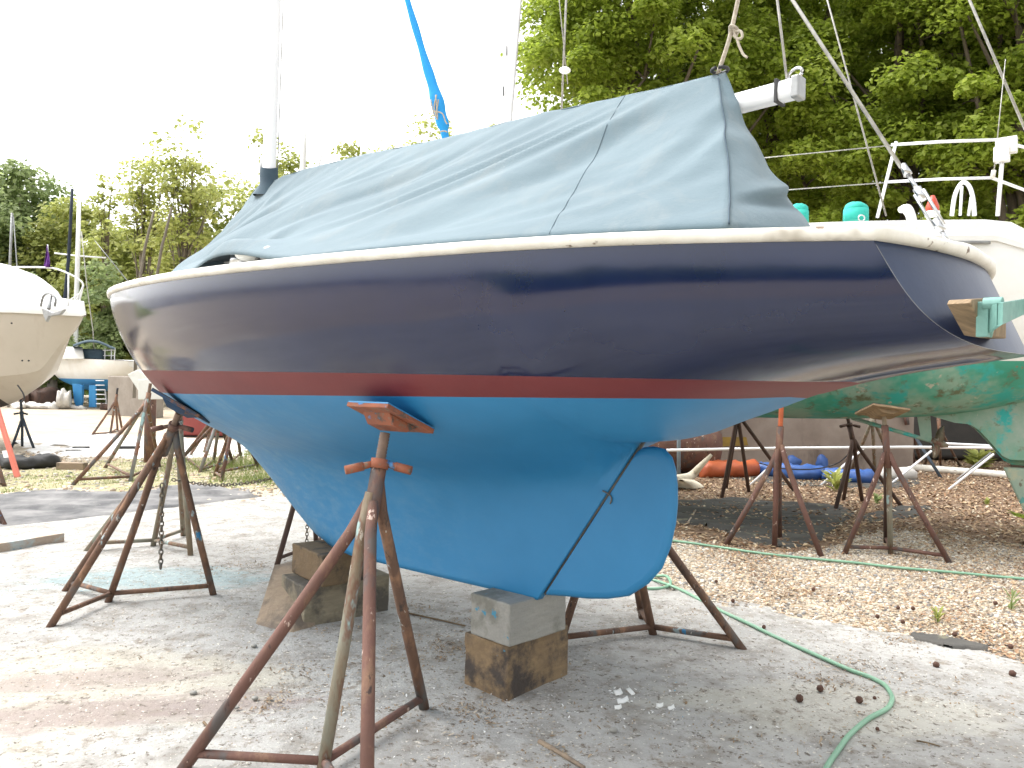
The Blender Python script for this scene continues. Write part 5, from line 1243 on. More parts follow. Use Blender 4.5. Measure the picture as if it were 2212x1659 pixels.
pr.build('propeller', M['bronze'] if False else M['rust_verd'], neigh)
kl = MB(); kp = [(2.0, 1.15), (6.4, 1.18), (5.6, .35), (3.4, .25)]; kl.prism([NB(t, 0, z) for t, z in kp], NW, .16); 
# stern pulpit and lifelines
wS = .82
def ns(x_, y_, w=.86): return PPL(x_, y_, NB(0, w, 0), NW)
pp = MB(); A1 = ns(1930, 312); A2 = ns(2148, 301); E1 = NB(-.75, -.2, A2.z - .02)
A2 = ns(2150, 302)
pp.tube([ns(1925, 313), ns(2035, 306), A2], .0135, 8); pp.tube([A2, P(2212, 318, 6.7), P(2320, 352, 7.6)], .0135, 8)
A3 = ns(2142, 384); pp.tube([ns(1918, 393), ns(2030, 387), A3], .0125, 8); pp.tube([A3, P(2212, 410, 6.8), P(2320, 452, 7.7)], .0125, 8)
pp.tube([ns(1936, 306), ns(1895, 470)], .0145, 8); pp.tube([ns(2166, 330), ns(2155, 466)], .0165, 8)
pp.build('pushpit', M['alu'], neigh)
MB().tube([ns(1925, 314), ns(1660, 340), NB(8.0, 1.0, 3.4)], .0045, 6).build('lifeline', M['wire'], neigh)
MB().tube([ns(1918, 394), ns(1690, 411), NB(8.0, 1.0, 3.2)], .0045, 6).build('lifeline', M['wire'], neigh)
bx_ = MB(); cbx = ns(2166, 320, .88); rz_ = Matrix.Rotation(R(-38), 3, 'Z'); bx_.box(cbx + Vector((.03, 0, .02)), (.15, .07, .13), rz_); bx_.box(cbx + Vector((.0, .01, -.05)), (.11, .085, .12), rz_); bx_.build('junction_box', M['gel'], neigh, bevel=.006)
MB().tube([ns(2144, 384, .88), ns(2147, 368, .88)], .018, 8).build('antenna_base', M['rail'], neigh)
MB().tube([ns(2147, 372, .88), ns(2172, 128, .88)], [.005, .003], 6).build('whip_antenna', M['wire'], neigh)
hp = MB(); hp.tube(spline([ns(2056, 466, .7), ns(2062, 425, .7), ns(2073, 400, .7), ns(2084, 394, .7), ns(2095, 405, .7), ns(2102, 430, .7), ns(2105, 466, .7)], 5), .018, 8); hp.tube([ns(2078, 402, .66), ns(2074, 466, .6)], .012, 8); hp.tube([ns(2098, 425, .66), ns(2092, 466, .6)], .012, 8); hp.build('grab_hoop', M['alu'], neigh)
lt = MB(); l0 = ns(2014, 460, .7); lt.tube([l0, l0 + Vector((0, 0, .05)), l0 + Vector((0, 0, .10)), l0 + Vector((0, 0, .15))], [.052, .055, .038, .016], 12); lt.build('strobe_light', M['redlens'], neigh)
MB().tube([l0 - Vector((0, 0, .03)), l0 + Vector((0, 0, .012))], .06, 12).build('light_base', M['gel'], neigh)
for (q, sx, lb) in (((1726, 456), 1.0, 'winch_cover'), ((1849, 453), 1.25, 'winch_cover')):
    c = ns(*q, .68); m_b = MB(); m_b.sphere((c.x, c.y, c.z), .088, 14, 9, sc=(sx, .9, .82), jit=.05); m_b.tube([c - Vector((0, 0, .11)), c - Vector((0, 0, .0))], [.088 * sx, .086 * sx], 12); m_b.build(lb, M['teal'], neigh)
ey = MB(); e0 = ns(1861, 476, .9); ey.tube([e0 + Vector((.028 * math.cos(a), 0, .028 * math.sin(a) + .02)) for a in [k * .7 for k in range(10)]], .006, 6); ey.build('pad_eye', M['steel'], neigh)
mk = MB(); m0, m1 = P(1090, 262, 8.7), P(1112, 0, 8.7); md = (m1 - m0).normalized(); rows = []
for q in (m0 - md * 1.5, m0, m1, m0 + md * 9): rows.append([q + NA * (.085 * math.cos(x)) + NW * (.062 * math.sin(x)) for x in [2 * math.pi * k / 16 for k in range(16)]])
mk.grid(rows, close=True, flip=True); nm = mk.build('mast', M['alu'], neigh)
for y_ in (110, 197):
    a_ = P(1091 + (262 - y_) * .084 - 9, y_, 8.62); MB().box(a_, (.012, .02, .10)).build('mast_slot', M['black'], nm)
MB().tube([m0 + NA * -.10 - md * 1, m1 + NA * -.09, m0 + md * 9], .004, 5).build('halyard', M['wire'], nm)
for (a, b, r_, d1, d2) in (((1787, 0), (1914, 466), .0075, 7.0, 6.3), ((2094, 0), (2232, 320), .012, 6.6, 6.3)):
    p_, q_ = P(*a, d1), P(*b, d2); MB().tube([q_, p_, q_ + (p_ - q_) * 5], r_, 6).build('backstay', M['wire'], neigh)
for (a, b, r_) in (((1223, 0), (1213, 240), .012), ((1208, 0), (1222, 140), .006)):
    p_, q_ = P(*a, 8.4), P(*b, 8.4); MB().tube([q_ + (q_ - p_) * .3, p_, q_ + (p_ - q_) * 5], r_, 6).build('shroud', M['wire'], neigh)
ib = MB(); ic = P(1220, 152, 8.38); ib.sphere(ic, .06, 10, 7, sc=(1.1, .5, .7)); ib.build('rigging_block', M['gel'], neigh)

# ================================================================== RIGHT BACKGROUND
cw = MB(); a_, b_ = P(1400, 950, 13.5), P(1966, 950, 13.4); a_.z = b_.z = 0
cw.prism([a_, b_, b_ + Vector((0, 0, 1.55)), a_ + Vector((0, 0, 1.55))], Vector((0, 1, 0)), .25); wall = empty('low_wall', (a_ + b_) / 2, 'stained brownish-grey concrete wall with a faded yellow patch, behind the tarps', 'wall')
cw.build('wall', M['conc'], wall, bevel=.01)
yp = [P(x_, y_, 13.3) for x_, y_ in ((1528, 944), (1612, 944), (1616, 962), (1526, 966))]; MB().prism(yp, (0, 1, 0), .012).build('yellow_patch', M['yellow'], wall)
dk_ = MB(); dk_.box(Vector((P(2062, 930, 15).x, 15.6, .62)), (2.6, 1.0, 1.15)); tag(dk_.build('dark_tank', M['blackpaint'], None, bevel=.09, segs=4), 'black box-shaped tank in the shade beyond the propeller', 'tank')
rb = MB(); c = P(1478, 985, 12.2); rb.tube([Vector((c.x - .9, 12.3, .42)), Vector((c.x - .3, 12.25, .43)), Vector((c.x + .42, 12.2, .42)), Vector((c.x + .52, 12.2, .41))], [.40, .42, .40, .30], 18); tag(rb.build('rusty_drum', M['rust_red']), 'rusty maroon drum lying on its side behind the rudder', 'drum')
for q, r_ , lb in (((1466, 1032), .03, 'pale blue steel post just right of the rudder'), ((1488, 1020), .022, 'thinner pale blue post right of the first one')):
    p_ = G(*q); tag(MB().tube([p_, p_ + Vector((-.02, 0, 1.5))], r_, 8).build('steel_post', M['bluepost']), lb, 'post')
def lump(name, pts, r_, mat, label, cat, sq=.7, seed=0, n=14, rg=.12):
    """rolled or heaped cloth following pts"""
    c = spline([Vector(p) for p in pts], 7); rows = []
    for i, p_ in enumerate(c):
        t = (c[min(i + 1, len(c) - 1)] - c[max(i - 1, 0)]).normalized(); a = Vector((-t.y, t.x, 0)).normalized(); f = i / (len(c) - 1)
        e = min(1, f * 9 + .25) * min(1, (1 - f) * 9 + .25); row = []
        for k in range(n):
            x = 2 * math.pi * k / n; rr = r_ * e * (1 + rg * 2.2 * noise.noise(Vector((i * .45 + seed, math.cos(x) * 1.6, math.sin(x) * 1.6))) + rg * .9 * noise.noise(Vector((i * 1.5 + seed, math.cos(x) * 4, math.sin(x) * 4))))
            q = p_ + a * (rr * math.cos(x)) + Vector((0, 0, rr * sq * (math.sin(x) + .92))); row.append(q)
        rows.append(row)
    m_b = MB(); m_b.grid(rows, close=True); nn = len(c)
    b0 = 0; m_b.f += [tuple(reversed(range(n))), tuple((nn - 1) * n + k for k in range(n))]; m_b.m += [0, 0]; m_b.s += [False, False]
    return tag(m_b.build(name, mat), label, cat)
lump('tarp_bundle', [G(1512, 1032), G(1560, 1031), G(1600, 1031), G(1634, 1029)], .135, M['tarp_or'], 'folded bright orange tarp at the foot of the wall', 'tarp', 1.0, 3, 18, .08)
lump('tarp_bundle', [G(1628, 1027), G(1680, 1033), G(1730, 1037), G(1785, 1036)], .125, M['tarp_bl'], 'folded blue tarp right beside the orange one', 'tarp', .95, 8, 18, .12)
lump('tarp_bundle', [G(1700, 1012), G(1745, 1010), G(1785, 1014)], .105, M['tarp_bl'], 'raised blue tarp fold lying behind the main blue bundle', 'tarp', 1.2, 18, 18, .1)
lump('tarp_bundle', [G(1775, 1038), G(1820, 1042), G(1860, 1045), G(1888, 1043)], .12, M['tarp_bl'], 'smaller blue tarp roll behind the dark four-legged stand', 'tarp', .9, 13, 16, .1)
lump('tarp_bundle', [G(1898, 1036), G(1935, 1037), G(1974, 1036)], .115, M['tarp_wh'], 'whitish grey tarp roll beside the blue roll', 'tarp', .9, 21, 16, .1)
sk_ = MB(); P0 = [G(1440, 1052, .03), G(1500, 1056, .02), G(1522, 1052, .02), G(1510, 1042, .03), G(1498, 1036, .06), G(1455, 1032, .08), G(1440, 1036, .08)]
cs = G(1470, 1040, .14); rows = [[p_ for p_ in P0], [p_.lerp(cs, .5) + Vector((0, 0, .02)) for p_ in P0], [p_.lerp(cs, .85) + Vector((0, 0, .02)) for p_ in P0]]
sk_.grid(rows, close=True); sk_.tube(spline([G(1452, 1040, .12), P(1490, 1030, 11.2), P(1512, 1008, 11.2), P(1537, 982, 11.2)], 5), [.09 - .0045 * k for k in range(16)], 8); so_ = sk_.build('cream_sheet', M['sack']); tag(so_, 'cream sheet heaped beside the rudder with a twisted end raised', 'sheet')
fr_ = empty('tube_frame', G(1800, 1040), 'long white tube rail on slanting legs in front of the tarps', 'frame')
hr = [P(1440, 972.5, 11.3), P(1700, 968, 11.0), P(1960, 966, 10.9), P(2110, 967, 10.9), P(2200, 970, 10.9)]
MB().tube(hr, .020, 8).build('rail', M['alu'], fr_)
MB().tube([P(2016, 957, 11.9), P(2120, 962, 11.9), P(2200, 966, 11.9)], .020, 8).build('rail', M['alu'], fr_)
for a, b in (((1619, 1049), (1697, 977)), ((1772, 1049), (1866, 968)), ((1924, 1046), (2012, 974)), ((2046, 1060), (2146, 981))):
    p_ = G(*a); q_ = P(*b, p_.y + .25); MB().tube([p_, q_], .017, 8).build('leg', M['alu'], fr_)
p_ = G(2062, 1040); MB().tube([p_, P(2140, 978, p_.y + .2)], .013, 8).build('leg', M['galv'], fr_)
p_ = G(1906, 1025); q_ = P(1950, 990, p_.y + .2)
tag(MB().tube([G(1975, 1010, .06), G(2100, 1020, .06), G(2212, 1029, .06), G(2330, 1038, .06)], .062, 12).build('spare_mast', M['rail']), 'thick cream pole lying on the litter beyond the rudder of the green boat', 'pole')
p_ = G(2034, 1034); tag(MB().tube([p_, P(1978, 945, p_.y + .5)], .024, 8).build('blue_prop', M['bluetube']), 'slanting dark blue pipe between the propeller and the white tube', 'pipe')
tag(MB().tube(spline([P(1640, 1000, 11), P(1690, 1012, 11), P(1760, 1013, 11), P(1810, 1000, 11), P(1838, 975, 9.6)], 6), .010, 6).build('cable', M['black']), 'black cable drooping over the blue tarp', 'cable')
lf = G(1500, 1125, .03); tag(MB().tube([G(1487, 1128, .03), G(1503, 1102, .03)], .010, 6).build('white_batten', M['tim_pale']), 'short pale batten lying on the black fabric near the rudder', 'batten')

# ================================================================== LEFT BACKGROUND
# --- cream motorboat bow
mA = Vector((-.9, .436, 0)).normalized(); mW = Vector((-mA.y, mA.x, 0)); mW = mW if mW.y < 0 else -mW
mO = P(181, 686, 13.0); mO.z = 0
def MBt(s, w, z): v = mO + mA * s + mW * w; return Vector((v.x, v.y, z))
mot = empty('motorboat', MBt(2, 0, 0), 'cream motorboat hull at the left edge with a silver bow rail', 'motorboat')
kz = pchip([0, .10, .375, .96, 1.22, 2.3, 4, 7], [2.40, 2.25, 2.02, 1.35, 1.16, .78, .62, .60])
hbm = pchip([0, .15, .5, 1.2, 2.3, 4, 7], [.01, .07, .25, .62, 1.05, 1.35, 1.4])
chb = pchip([0, .3, .9, 1.3, 2.3, 4, 7], [.0, .02, .16, .34, .75, 1.05, 1.15]); chz = pchip([0, .5, .96, 1.6, 2.3, 4, 7], [2.40, 1.95, 1.45, 1.35, 1.30, 1.2, 1.1])
hm = MB(); S_ = [7 * (i / 50) ** 1.7 for i in range(51)]
for sd2 in (1, -1):
    rows = []
    for s in S_:
        zt = 2.45 + .04 * min(s, 1); kk = min(kz(s), zt - .02); cz = max(chz(s), kk + .0); cbz = chb(s); hbv = hbm(s); row = []
        for j in range(9): f = j / 8; row.append(MBt(s, sd2 * (hbv + (cbz - hbv) * f ** 1.25), zt + (cz - zt) * f))
        for j in range(1, 6): f = j / 5; row.append(MBt(s, sd2 * cbz * (1 - f), cz + (kk - cz) * f ** .9))
        rows.append(row)
    nR = 14; b0 = len(hm.v); hm.v += [tuple(p) for r_ in rows for p in r_]
    for i in range(len(rows) - 1):
        for j in range(nR - 1):
            q = (i * nR + j + b0, (i + 1) * nR + j + b0, (i + 1) * nR + j + 1 + b0, i * nR + j + 1 + b0)
            hm.f.append(q if sd2 < 0 else q[::-1]); hm.m.append(1 if (j >= 8 and S_[i] > 2.0) else 0); hm.s.append(j < 7 or j > 8)
hm.build('hull', [M['cream'], M['blackpaint']], mot, merge=.001)
dkm = MB(); rows = []
for s in S_:
    zt = 2.45 + .04 * min(s, 1); w = hbm(s); rows.append([MBt(s, (w + .03) * 1, zt - .06), MBt(s, (w + .035), zt + .02), MBt(s, w - .02, zt + .10 + .02 * min(s, 2)), MBt(s, w * .5, zt + .17 + .06 * min(s, 2)), MBt(s, 0, zt + .20 + .08 * min(s, 2)), MBt(s, -w * .5, zt + .17 + .06 * min(s, 2)), MBt(s, -w + .02, zt + .10), MBt(s, -w - .035, zt + .02), MBt(s, -w - .03, zt - .06)])
rows = [[MBt(-.06, 0, 2.42)] * 9] + rows
dkm.grid(rows, flip=True); dkm.build('deck', M['gel'], mot)
cbm = MB(); rows = []
for s, w, h in ((.9, .15, 2.70), (1.15, .45, 2.86), (1.5, .62, 3.08), (1.9, .72, 3.28), (2.4, .78, 3.42), (3.2, .8, 3.5), (6, .8, 3.5)):
    rows.append([MBt(s, w * math.cos(a), 2.55 + (h - 2.55) * math.sin(a) ** .5) for a in [math.pi * k / 12 for k in range(13)]])
cbm.grid(rows, flip=False); cbm.build('cabin', M['gel'], mot)
def mp(x_, y_, w=0): return PPL(x_, y_, MBt(0, w, 0), mW)
mr_ = MB(); mr_.tube(spline([mp(-60, 578, .5), mp(0, 577.5, .45), mp(60, 577, .35), mp(113, 579, .2), mp(146, 590, .1), mp(168, 602, .0), mp(179, 613, -.05), mp(177, 628, -.05), mp(168, 663, -.05)], 5), .015, 8)
mr_.tube([mp(148, 592, .1), mp(147, 664, .1)], .013, 6); mr_.tube([mp(180, 617, 0), mp(158, 663, 0)], .012, 6); mr_.tube([mp(172, 634, 0), mp(125, 665, 0)], .010, 6); mr_.build('bow_rail', M['alu'], mot)
an = MB(); a0 = mp(92, 655, .35); an.tube(spline([mp(88, 662, .35), mp(94, 640, .35), mp(107, 634, .35), mp(120, 645, .35), mp(118, 662, .35)], 4), .022, 7); an.tube([mp(105, 668, .45), mp(110, 640, .35)], .03, 7)
an.prism([mp(*q, .5) for q in ((92, 664), (118, 676), (142, 668), (132, 680), (108, 684), (102, 696), (97, 684))], mW, .05); an.build('anchor', M['galv'], mot, bevel=.01)
for q in ((25, 698), (48, 779), (62, 779)): tag(MB().sphere(mp(q[0], q[1], .72), .016, 8, 5).build('through_hull', M['black'], mot))
st_ = MB(); st_.tube(spline([mp(38, 832, .5), mp(50, 850, .5), mp(52, 862, .5), mp(44, 872, .5)], 4), .012, 6); st_.build('bottom_strap', M['black'], mot)
fl = empty('pennant', mp(100, 578, .25), 'small purple flag standing on the motorboat bow rail', 'flag')
MB().tube([mp(104, 580, .25), mp(103, 528, .25)], .009, 6).build('flag_staff', M['alu'], fl)
fg = MB(); rows = []
for i in range(7):
    f = i / 6; rows.append([mp(103 - (1 + 8 * f) + 22 * f * k / 5 * .7 - 0, 530 + 47 * f, .25 + .03 * math.sin(k * 1.6 + f * 4)) for k in range(6)])
fg.grid(rows); fo = fg.build('flag_cloth', M['purple'], fl); fo.modifiers.new('t', 'SOLIDIFY').thickness = .006

# --- distant white sailboat with blue bottom
ds = empty('sailboat', P(180, 870, 31) * 1, 'distant white sailboat with bright blue bottom and a ladder against it', 'sailboat'); ds.location.z = 0
dA = Vector((-.86, .5, 0)).normalized(); dW = Vector((-dA.y, dA.x, 0)); dW = dW if dW.y < 0 else -dW
dO = P(252, 800, 30.5); dO.z = 0
def DB(t, w, z): v = dO + dA * t + dW * (w - .9); return Vector((v.x, v.y, z))
dws = pchip([-.1, 0, .6, 2, 4, 6], [.5, .7, 1.1, 1.35, 1.2, .2]); dzs = pchip([-.1, 0, 3, 6], [1.96, 1.98, 2.05, 2.2]); dzb = pchip([-.1, 0, .5, 1.2, 2.5, 4, 6], [1.66, 1.52, 1.18, .92, .70, .9, 1.9])
hm = MB(); S_ = [-.1 + 6.1 * (i / 36) for i in range(37)]
for sd2 in (1, -1):
    rows = []
    for t in S_:
        a, b, w = dzs(t), dzb(t), dws(t); l = max(1.22, b); row = []
        for j in range(17):
            z = a + (l - a) * j / 7 if j <= 7 else l + (b - l) * math.sin((j - 7) / 9 * math.pi / 2)
            h = min(max((a - z) / max(a - b, 1e-5), 0), 1); row.append(DB(t, sd2 * w * (1 - h ** 2.6) ** .5, z))
        rows.append(row)
    nR = 17; b0 = len(hm.v); hm.v += [tuple(p) for r_ in rows for p in r_]
    for i in range(len(rows) - 1):
        for j in range(nR - 1):
            q = (i * nR + j + b0, (i + 1) * nR + j + b0, (i + 1) * nR + j + 1 + b0, i * nR + j + 1 + b0); hm.f.append(q if sd2 < 0 else q[::-1]); hm.m.append(0 if j < 7 else 1); hm.s.append(True)
M['distblue'] = pmat('bright_blue_antifouling', (.04, .24, .55), (.05, .30, .60), 1.5, .6, .1, 20)
hm.build('hull', [M['gel'], M['distblue']], ds, merge=.001)
rows = [[DB(-.1, dws(-.1) * k / 4 * (1 - min(max((1.96 - z) / .30, 0), 1) ** 2.6) ** .5, z) for k in range(-4, 5)] for z in (1.96, 1.92, 1.85, 1.77, 1.69, 1.66)]
mm_ = MB(); mm_.grid(rows); mm_.build('transom', M['gel'], ds)
dd2 = MB(); rows = [[DB(t, dws(t) * k / 4, dzs(t) + .02) for k in range(-4, 5)] for t in S_]; dd2.grid(rows); dd2.build('deck', M['gel'], ds)
def dp(x_, y_): return P(x_, y_, 31.2)
MB().prism([dp(*q) for q in ((158, 828), (180, 832), (179, 868), (176, 878), (166, 878), (162, 868))], (0, 1, 0), .16).build('keel', M['distblue'], ds, bevel=.02)
MB().prism([dp(*q) for q in ((193, 832), (208, 832), (208, 880), (193, 880))], (0, 1, 0), .10).build('rudder', M['distblue'], ds, bevel=.02)
cbn = MB(); rows = []
for x_ in (112, 118, 150, 178, 182): rows.append([P(x_, 775 - (26 if 112 < x_ < 182 else 2) * math.sin(a) ** .5, 31.4 + .7 * math.cos(a)) for a in [math.pi * k / 8 for k in range(9)]])
cbn.grid(rows); cbn.build('cabin', M['gel'], ds)
bim = MB(); rows = []
for k in range(11):
    f = k / 10; x_ = 158 + 90 * f; y_ = 747 - 13 * math.sin(math.pi * min(f * 1.05, 1)) + 6 * f; rows.append([P(x_, y_, 30.6), P(x_, y_ - 3, 31.2), P(x_, y_, 31.8), P(x_, y_ + 3, 31.8), P(x_, y_ + 3, 30.6)])
bim.grid(rows, close=True); bim.build('bimini', M['canvas_dark'], ds)
rl2 = MB()
for x_ in (126, 142, 160, 184, 205, 226, 240, 247): rl2.tube([dp(x_, 779), dp(x_ + 1, 757 if x_ < 200 else 752)], .022, 5)
rl2.tube([dp(126, 760), dp(205, 757), dp(248, 756)], .022, 5); rl2.tube([dp(126, 770), dp(205, 768), dp(248, 768)], .018, 5); rl2.build('guard_rail', M['alu'], ds)
MB().box(dp(199, 766), (.9, .3, .45)).build('sail_bag', M['canvas_dark'], ds, bevel=.08)
MB().tube([dp(204, 778), dp(201, 715), dp(188, 620), dp(176, 500)], .02, 5).build('backstay', M['wire'], ds)
lad = empty('ladder', G(212, 882), 'aluminium ladder leaning against the distant sailboat stern', 'ladder')
for a, b in (((208, 882), (206, 818)), ((231, 882), (224, 818))): p_ = G(*a); MB().tube([p_, P(*b, p_.y - .3)], .035, 6).build('stile', M['alu'], lad)
for k in range(6):
    y_ = 872 - 10 * k; MB().tube([P(208 - k * .3, y_, 30.6), P(230 - k * 1.1, y_, 30.6)], .022, 5).build('rung', M['alu'], lad)
# --- masts and poles on the left
def pole(name, pts, dep, r_, mat, label, cat='mast', rt_=None, grp=None):
    c = [P(x_, y_, dep) for x_, y_ in pts]; b_ = c[-1].copy(); rr = [r_ * (.75 + .25 * i / (len(c) - 1)) for i in range(len(c))]
    return tag(MB().tube(c, rr, 8).build(name, M[mat]), label, cat, grp)
M['navycloth'] = pmat('navy_cloth', (.012, .02, .04), (.02, .03, .05), 6, .8, .2, 20)
wm = empty('boat_mast', G(165, 876), 'white mast with crosstree standing behind the motorboat bow', 'mast')
MB().tube([P(171, 425, 34), P(168, 560, 34), P(164, 690, 34), P(163, 800, 34)], [.08, .10, .105, .105], 8).build('spar', M['alu'], wm)
MB().tube([P(118, 547, 34), P(168, 553, 34), P(229, 557, 34)], .035, 6).build('crosstree', M['alu'], wm)
pole('furled_sail', [(156, 408), (153, 470), (148, 560), (139, 660), (134, 790)], 33, .08, 'navycloth', 'dark navy furled sail slanting left of the white mast', 'furled sail')
pole('boat_mast', [(26, 460), (22, 560), (19, 690), (18, 880)], 26, .05, 'galv', 'grey mast at the far left in front of the dark tree', 'mast')
pole('boat_mast', [(29, 468), (40, 620), (46, 800)], 26, .022, 'galv', 'thin grey stay slanting right of the far left grey mast', 'stay')
for pts, lb in (([(333, 455), (318, 515), (312, 540), (303, 600), (296, 700), (290, 860)], 'slanting brown-tipped pole, left one of the pair behind the bow'), ([(371, 448), (356, 510), (350, 530), (340, 590), (333, 700), (326, 850)], 'slanting brown-tipped pole, right one of the pair behind the bow')):
    pole('wooden_pole', pts, 16, .035, 'lightbark', lb, 'pole', grp='slanting poles behind the bow')
pole('wire_stay', [(205, 520), (240, 563), (283, 616), (400, 760)], 16, .010, 'galv', 'thin pale stay slanting down to the navy bow', 'stay')
pole('white_mast', [(658, 268), (656, 320), (653, 380), (650, 600), (648, 862)], 19, .085, 'alu', 'short thick white mast right of the navy boat mast', 'mast')
pole('white_mast', [(700, 312), (692, 345), (684, 372), (650, 600), (640, 860)], 17, .030, 'alu', 'thin white strut leaning right of the thick white mast', 'strut')
fs = empty('furled_headsail', P(960, 295, 13), 'bright blue furled headsail slanting down behind the canvas cover', 'furled sail')
fp = [P(x_, y_, 13) for x_, y_ in ((850, -110), (880, 0), (902, 75), (921, 140), (938, 195), (948, 235), (957, 270), (962, 297), (985, 400), (1010, 620))]
wl_ = [.055, .06, .068, .080, .115, .135, .11, .075, .05, .04]
fb = MB(); c = spline(fp, 5); wq = np.interp(np.arange(len(c)), np.arange(len(fp)) * 5, wl_); fb.tube(c, [float(q) * (1 + .10 * math.sin(i * .9)) for i, q in enumerate(wq)], 12, flat=.7); fb.build('sail_roll', M['skyblue'], fs)
MB().tube([P(1010, 620, 13), P(1035, 860, 13)], .02, 6).build('stay_foot', M['wire'], fs)
for q in (((943, 205), (938, 232), (945, 258), (941, 205)), ((936, 240), (955, 245), (962, 262), (966, 268)), ((950, 285), (958, 283), (966, 285)), ((947, 215), (943, 240), (938, 250), (930, 215))):
    MB().tube(spline([P(x_, y_, 12.85) for x_, y_ in q], 5), .012, 5).build('lashing', M['rope'], fs)
# --- boards, roll, containers, heaps
wb = MB(); p_ = [P(x_, y_, 12.2) for x_, y_ in ((279, 809), (301, 798), (345, 833), (318, 846), (303, 845))]; wb.prism(p_, (0, 1, 0), .12)
tag(wb.build('white_board', M['deck'], None, bevel=.01), 'tilted white board behind the navy bow, upper one', 'board')
wb = MB(); p_ = [P(x_, y_, 12.0) for x_, y_ in ((302, 820), (332, 818), (366, 862), (302, 863))]; wb.prism(p_, (0, 1, 0), .12); tag(wb.build('white_board', M['deck'], None, bevel=.01), 'white board standing upright behind the navy bow, lower one', 'board')
pb = G(323, 1000); rp2 = MB(); rp2.tube([pb, Vector((pb.x - .0, pb.y, 1.15))], .088, 14); rp2.tube([Vector((pb.x, pb.y, 1.13)), Vector((pb.x, pb.y, 1.17))], .12, 14); tag(rp2.build('rusty_post', M['rust_red']), 'thick rusty brown post below the white boards', 'post')
rc = MB(); a_, b_ = G(372, 945), G(512, 945); cenr = (a_ + b_) / 2; rc.box(cenr + Vector((0, .6, .55)), ((b_ - a_).length, 1.2, 1.02)); rc2 = MB()
red = empty('red_container', cenr, 'red steel container low behind the jack stands', 'container'); rc.build('body', M['redbox'], red, bevel=.03); rc2.box(cenr + Vector((0, .0, 1.04)), ((b_ - a_).length + .06, .10, .08)); rc2.build('rim', M['redbox'], red, bevel=.01)
MB().box(cenr + Vector((0, .6, .02)), ((b_ - a_).length * .9, 1.0, .05)).build('skid', M['black'], red)
bl = MB(); a_, b_ = P(240, 885, 27.0), P(346, 885, 25.5); a_.z = b_.z = 0; h_ = 1.36
c_ = (a_ + b_) / 2; bl.prism([a_, b_, b_ + Vector((0, 0, h_)), a_ + Vector((0, 0, h_))], Vector((0, 1, 0)), .5); tag(bl.build('concrete_block', M['conc_pale'], None, bevel=.03), 'big stained concrete block right of the ladder', 'concrete block')
MB_ = lump('rolled_mat', [G(-60, 1012), G(0, 1010), G(40, 1014), G(85, 1012), G(126, 1008)], .17, M['roll'], 'long black roll lying on the ground under the motorboat', 'roll', .6, 2, 16, .16)
ro2 = MB(); e_ = G(126, 1008); ro2.sphere(e_ + Vector((-.01, -.0, .09)), .085, 10, 7, sc=(.5, 1, .9)); ro2.build('roll_end', M['conc_pale'], MB_)
cb_ = empty('coral_board', G(40, 1032), 'leaning coral red board with a white square near the left edge', 'board')
p0_, p1_ = G(33, 1033), G(44, 1032); u0_, u1_ = P(-14, 870, 10.9), P(-5, 870, 10.9); c8 = MB(); c8.prism([p0_, p1_, u1_, u0_], (0, 1, 0), .04); c8.build('board', M['coral'], cb_, bevel=.004)
q_ = [P(5, 974, 10.45), P(14, 973, 10.45), P(18, 988, 10.4), P(9, 989, 10.4)]; MB().prism(q_, (0, 1, 0), .015).build('white_square', M['deck'], cb_)
a_, b_ = G(-60, 1209), G(140, 1174); d_ = (b_ - a_).normalized(); n_ = Vector((-d_.y, d_.x, 0)); L_ = (b_ - a_).length
pt = MB(); pt.box((a_ + b_) / 2 + n_ * .11 + Vector((0, 0, .05)), (L_, .21, .075), Matrix.Rotation(math.atan2(d_.y, d_.x), 3, 'Z')); tag(pt.build('pale_timber', timber('paint_splashed_timber', (.42, .34, .27), (.34, .27, .21), (.36, .44, .46), 8.3, 1), None, bevel=.004, sub=3, jitter=.002), 'pale timber plank with blue paint splashes on the pad at left', 'timber')
a_, b_ = G(114, 1018), G(180, 1017); pt = MB(); pt.box((a_ + b_) / 2 + Vector((0, .1, .06)), ((b_ - a_).length, .14, .11)); tag(pt.build('short_plank', M['tim_tan'], None, bevel=.006), 'short tan plank on the gravel at the edge of the grass', 'plank')
lump('white_heap', [G(122, 884), G(138, 884), G(154, 884)], .52, M['tarp_wh'], 'rounded white sack heap in front of the distant sailboat keel', 'heap', .75, 31, 14, .10)
lump('white_heap', [G(30, 884), G(60, 883), G(95, 884), G(122, 885)], .26, M['tarp_wh'], 'low long white sheet heap far left in front of the junk', 'heap', .5, 35, 12, .3)
lump('white_heap', [G(150, 884), G(180, 885)], .2, M['tarp_wh'], 'small low white heap below the distant blue rudder', 'heap', .4, 41, 12, .3)
lump('junk_heap', [G(40, 879), G(80, 879), G(118, 880)], .7, M['rust_dark'], 'dark junk heap in the shade beneath the motorboat bow', 'heap', .62, 45, 14, .15)
lump('pale_heap', [G(100, 876), G(125, 876)], .8, M['conc_pale'], 'pale grey heap behind the dark junk', 'heap', .8, 51, 14, .12)
lump('dark_log', [G(215, 886), G(240, 886)], .16, M['rust_dark'], 'small dark log by the foot of the ladder', 'log', .8, 55, 10, .2)
for (q, s_, lb) in (((175, 972), .12, 'small dark scrap on the white film, left'), ((280, 971), .16, 'dark metal base plate on the white film, right')):
    c = G(*q); MB_2 = MB(); MB_2.box(c + Vector((0, 0, .04)), (s_ * 2.2, s_, .05), Matrix.Rotation(.2, 3, 'Z')); tag(MB_2.build('metal_scrap', M['black'], None, bevel=.008), lb, 'scrap')
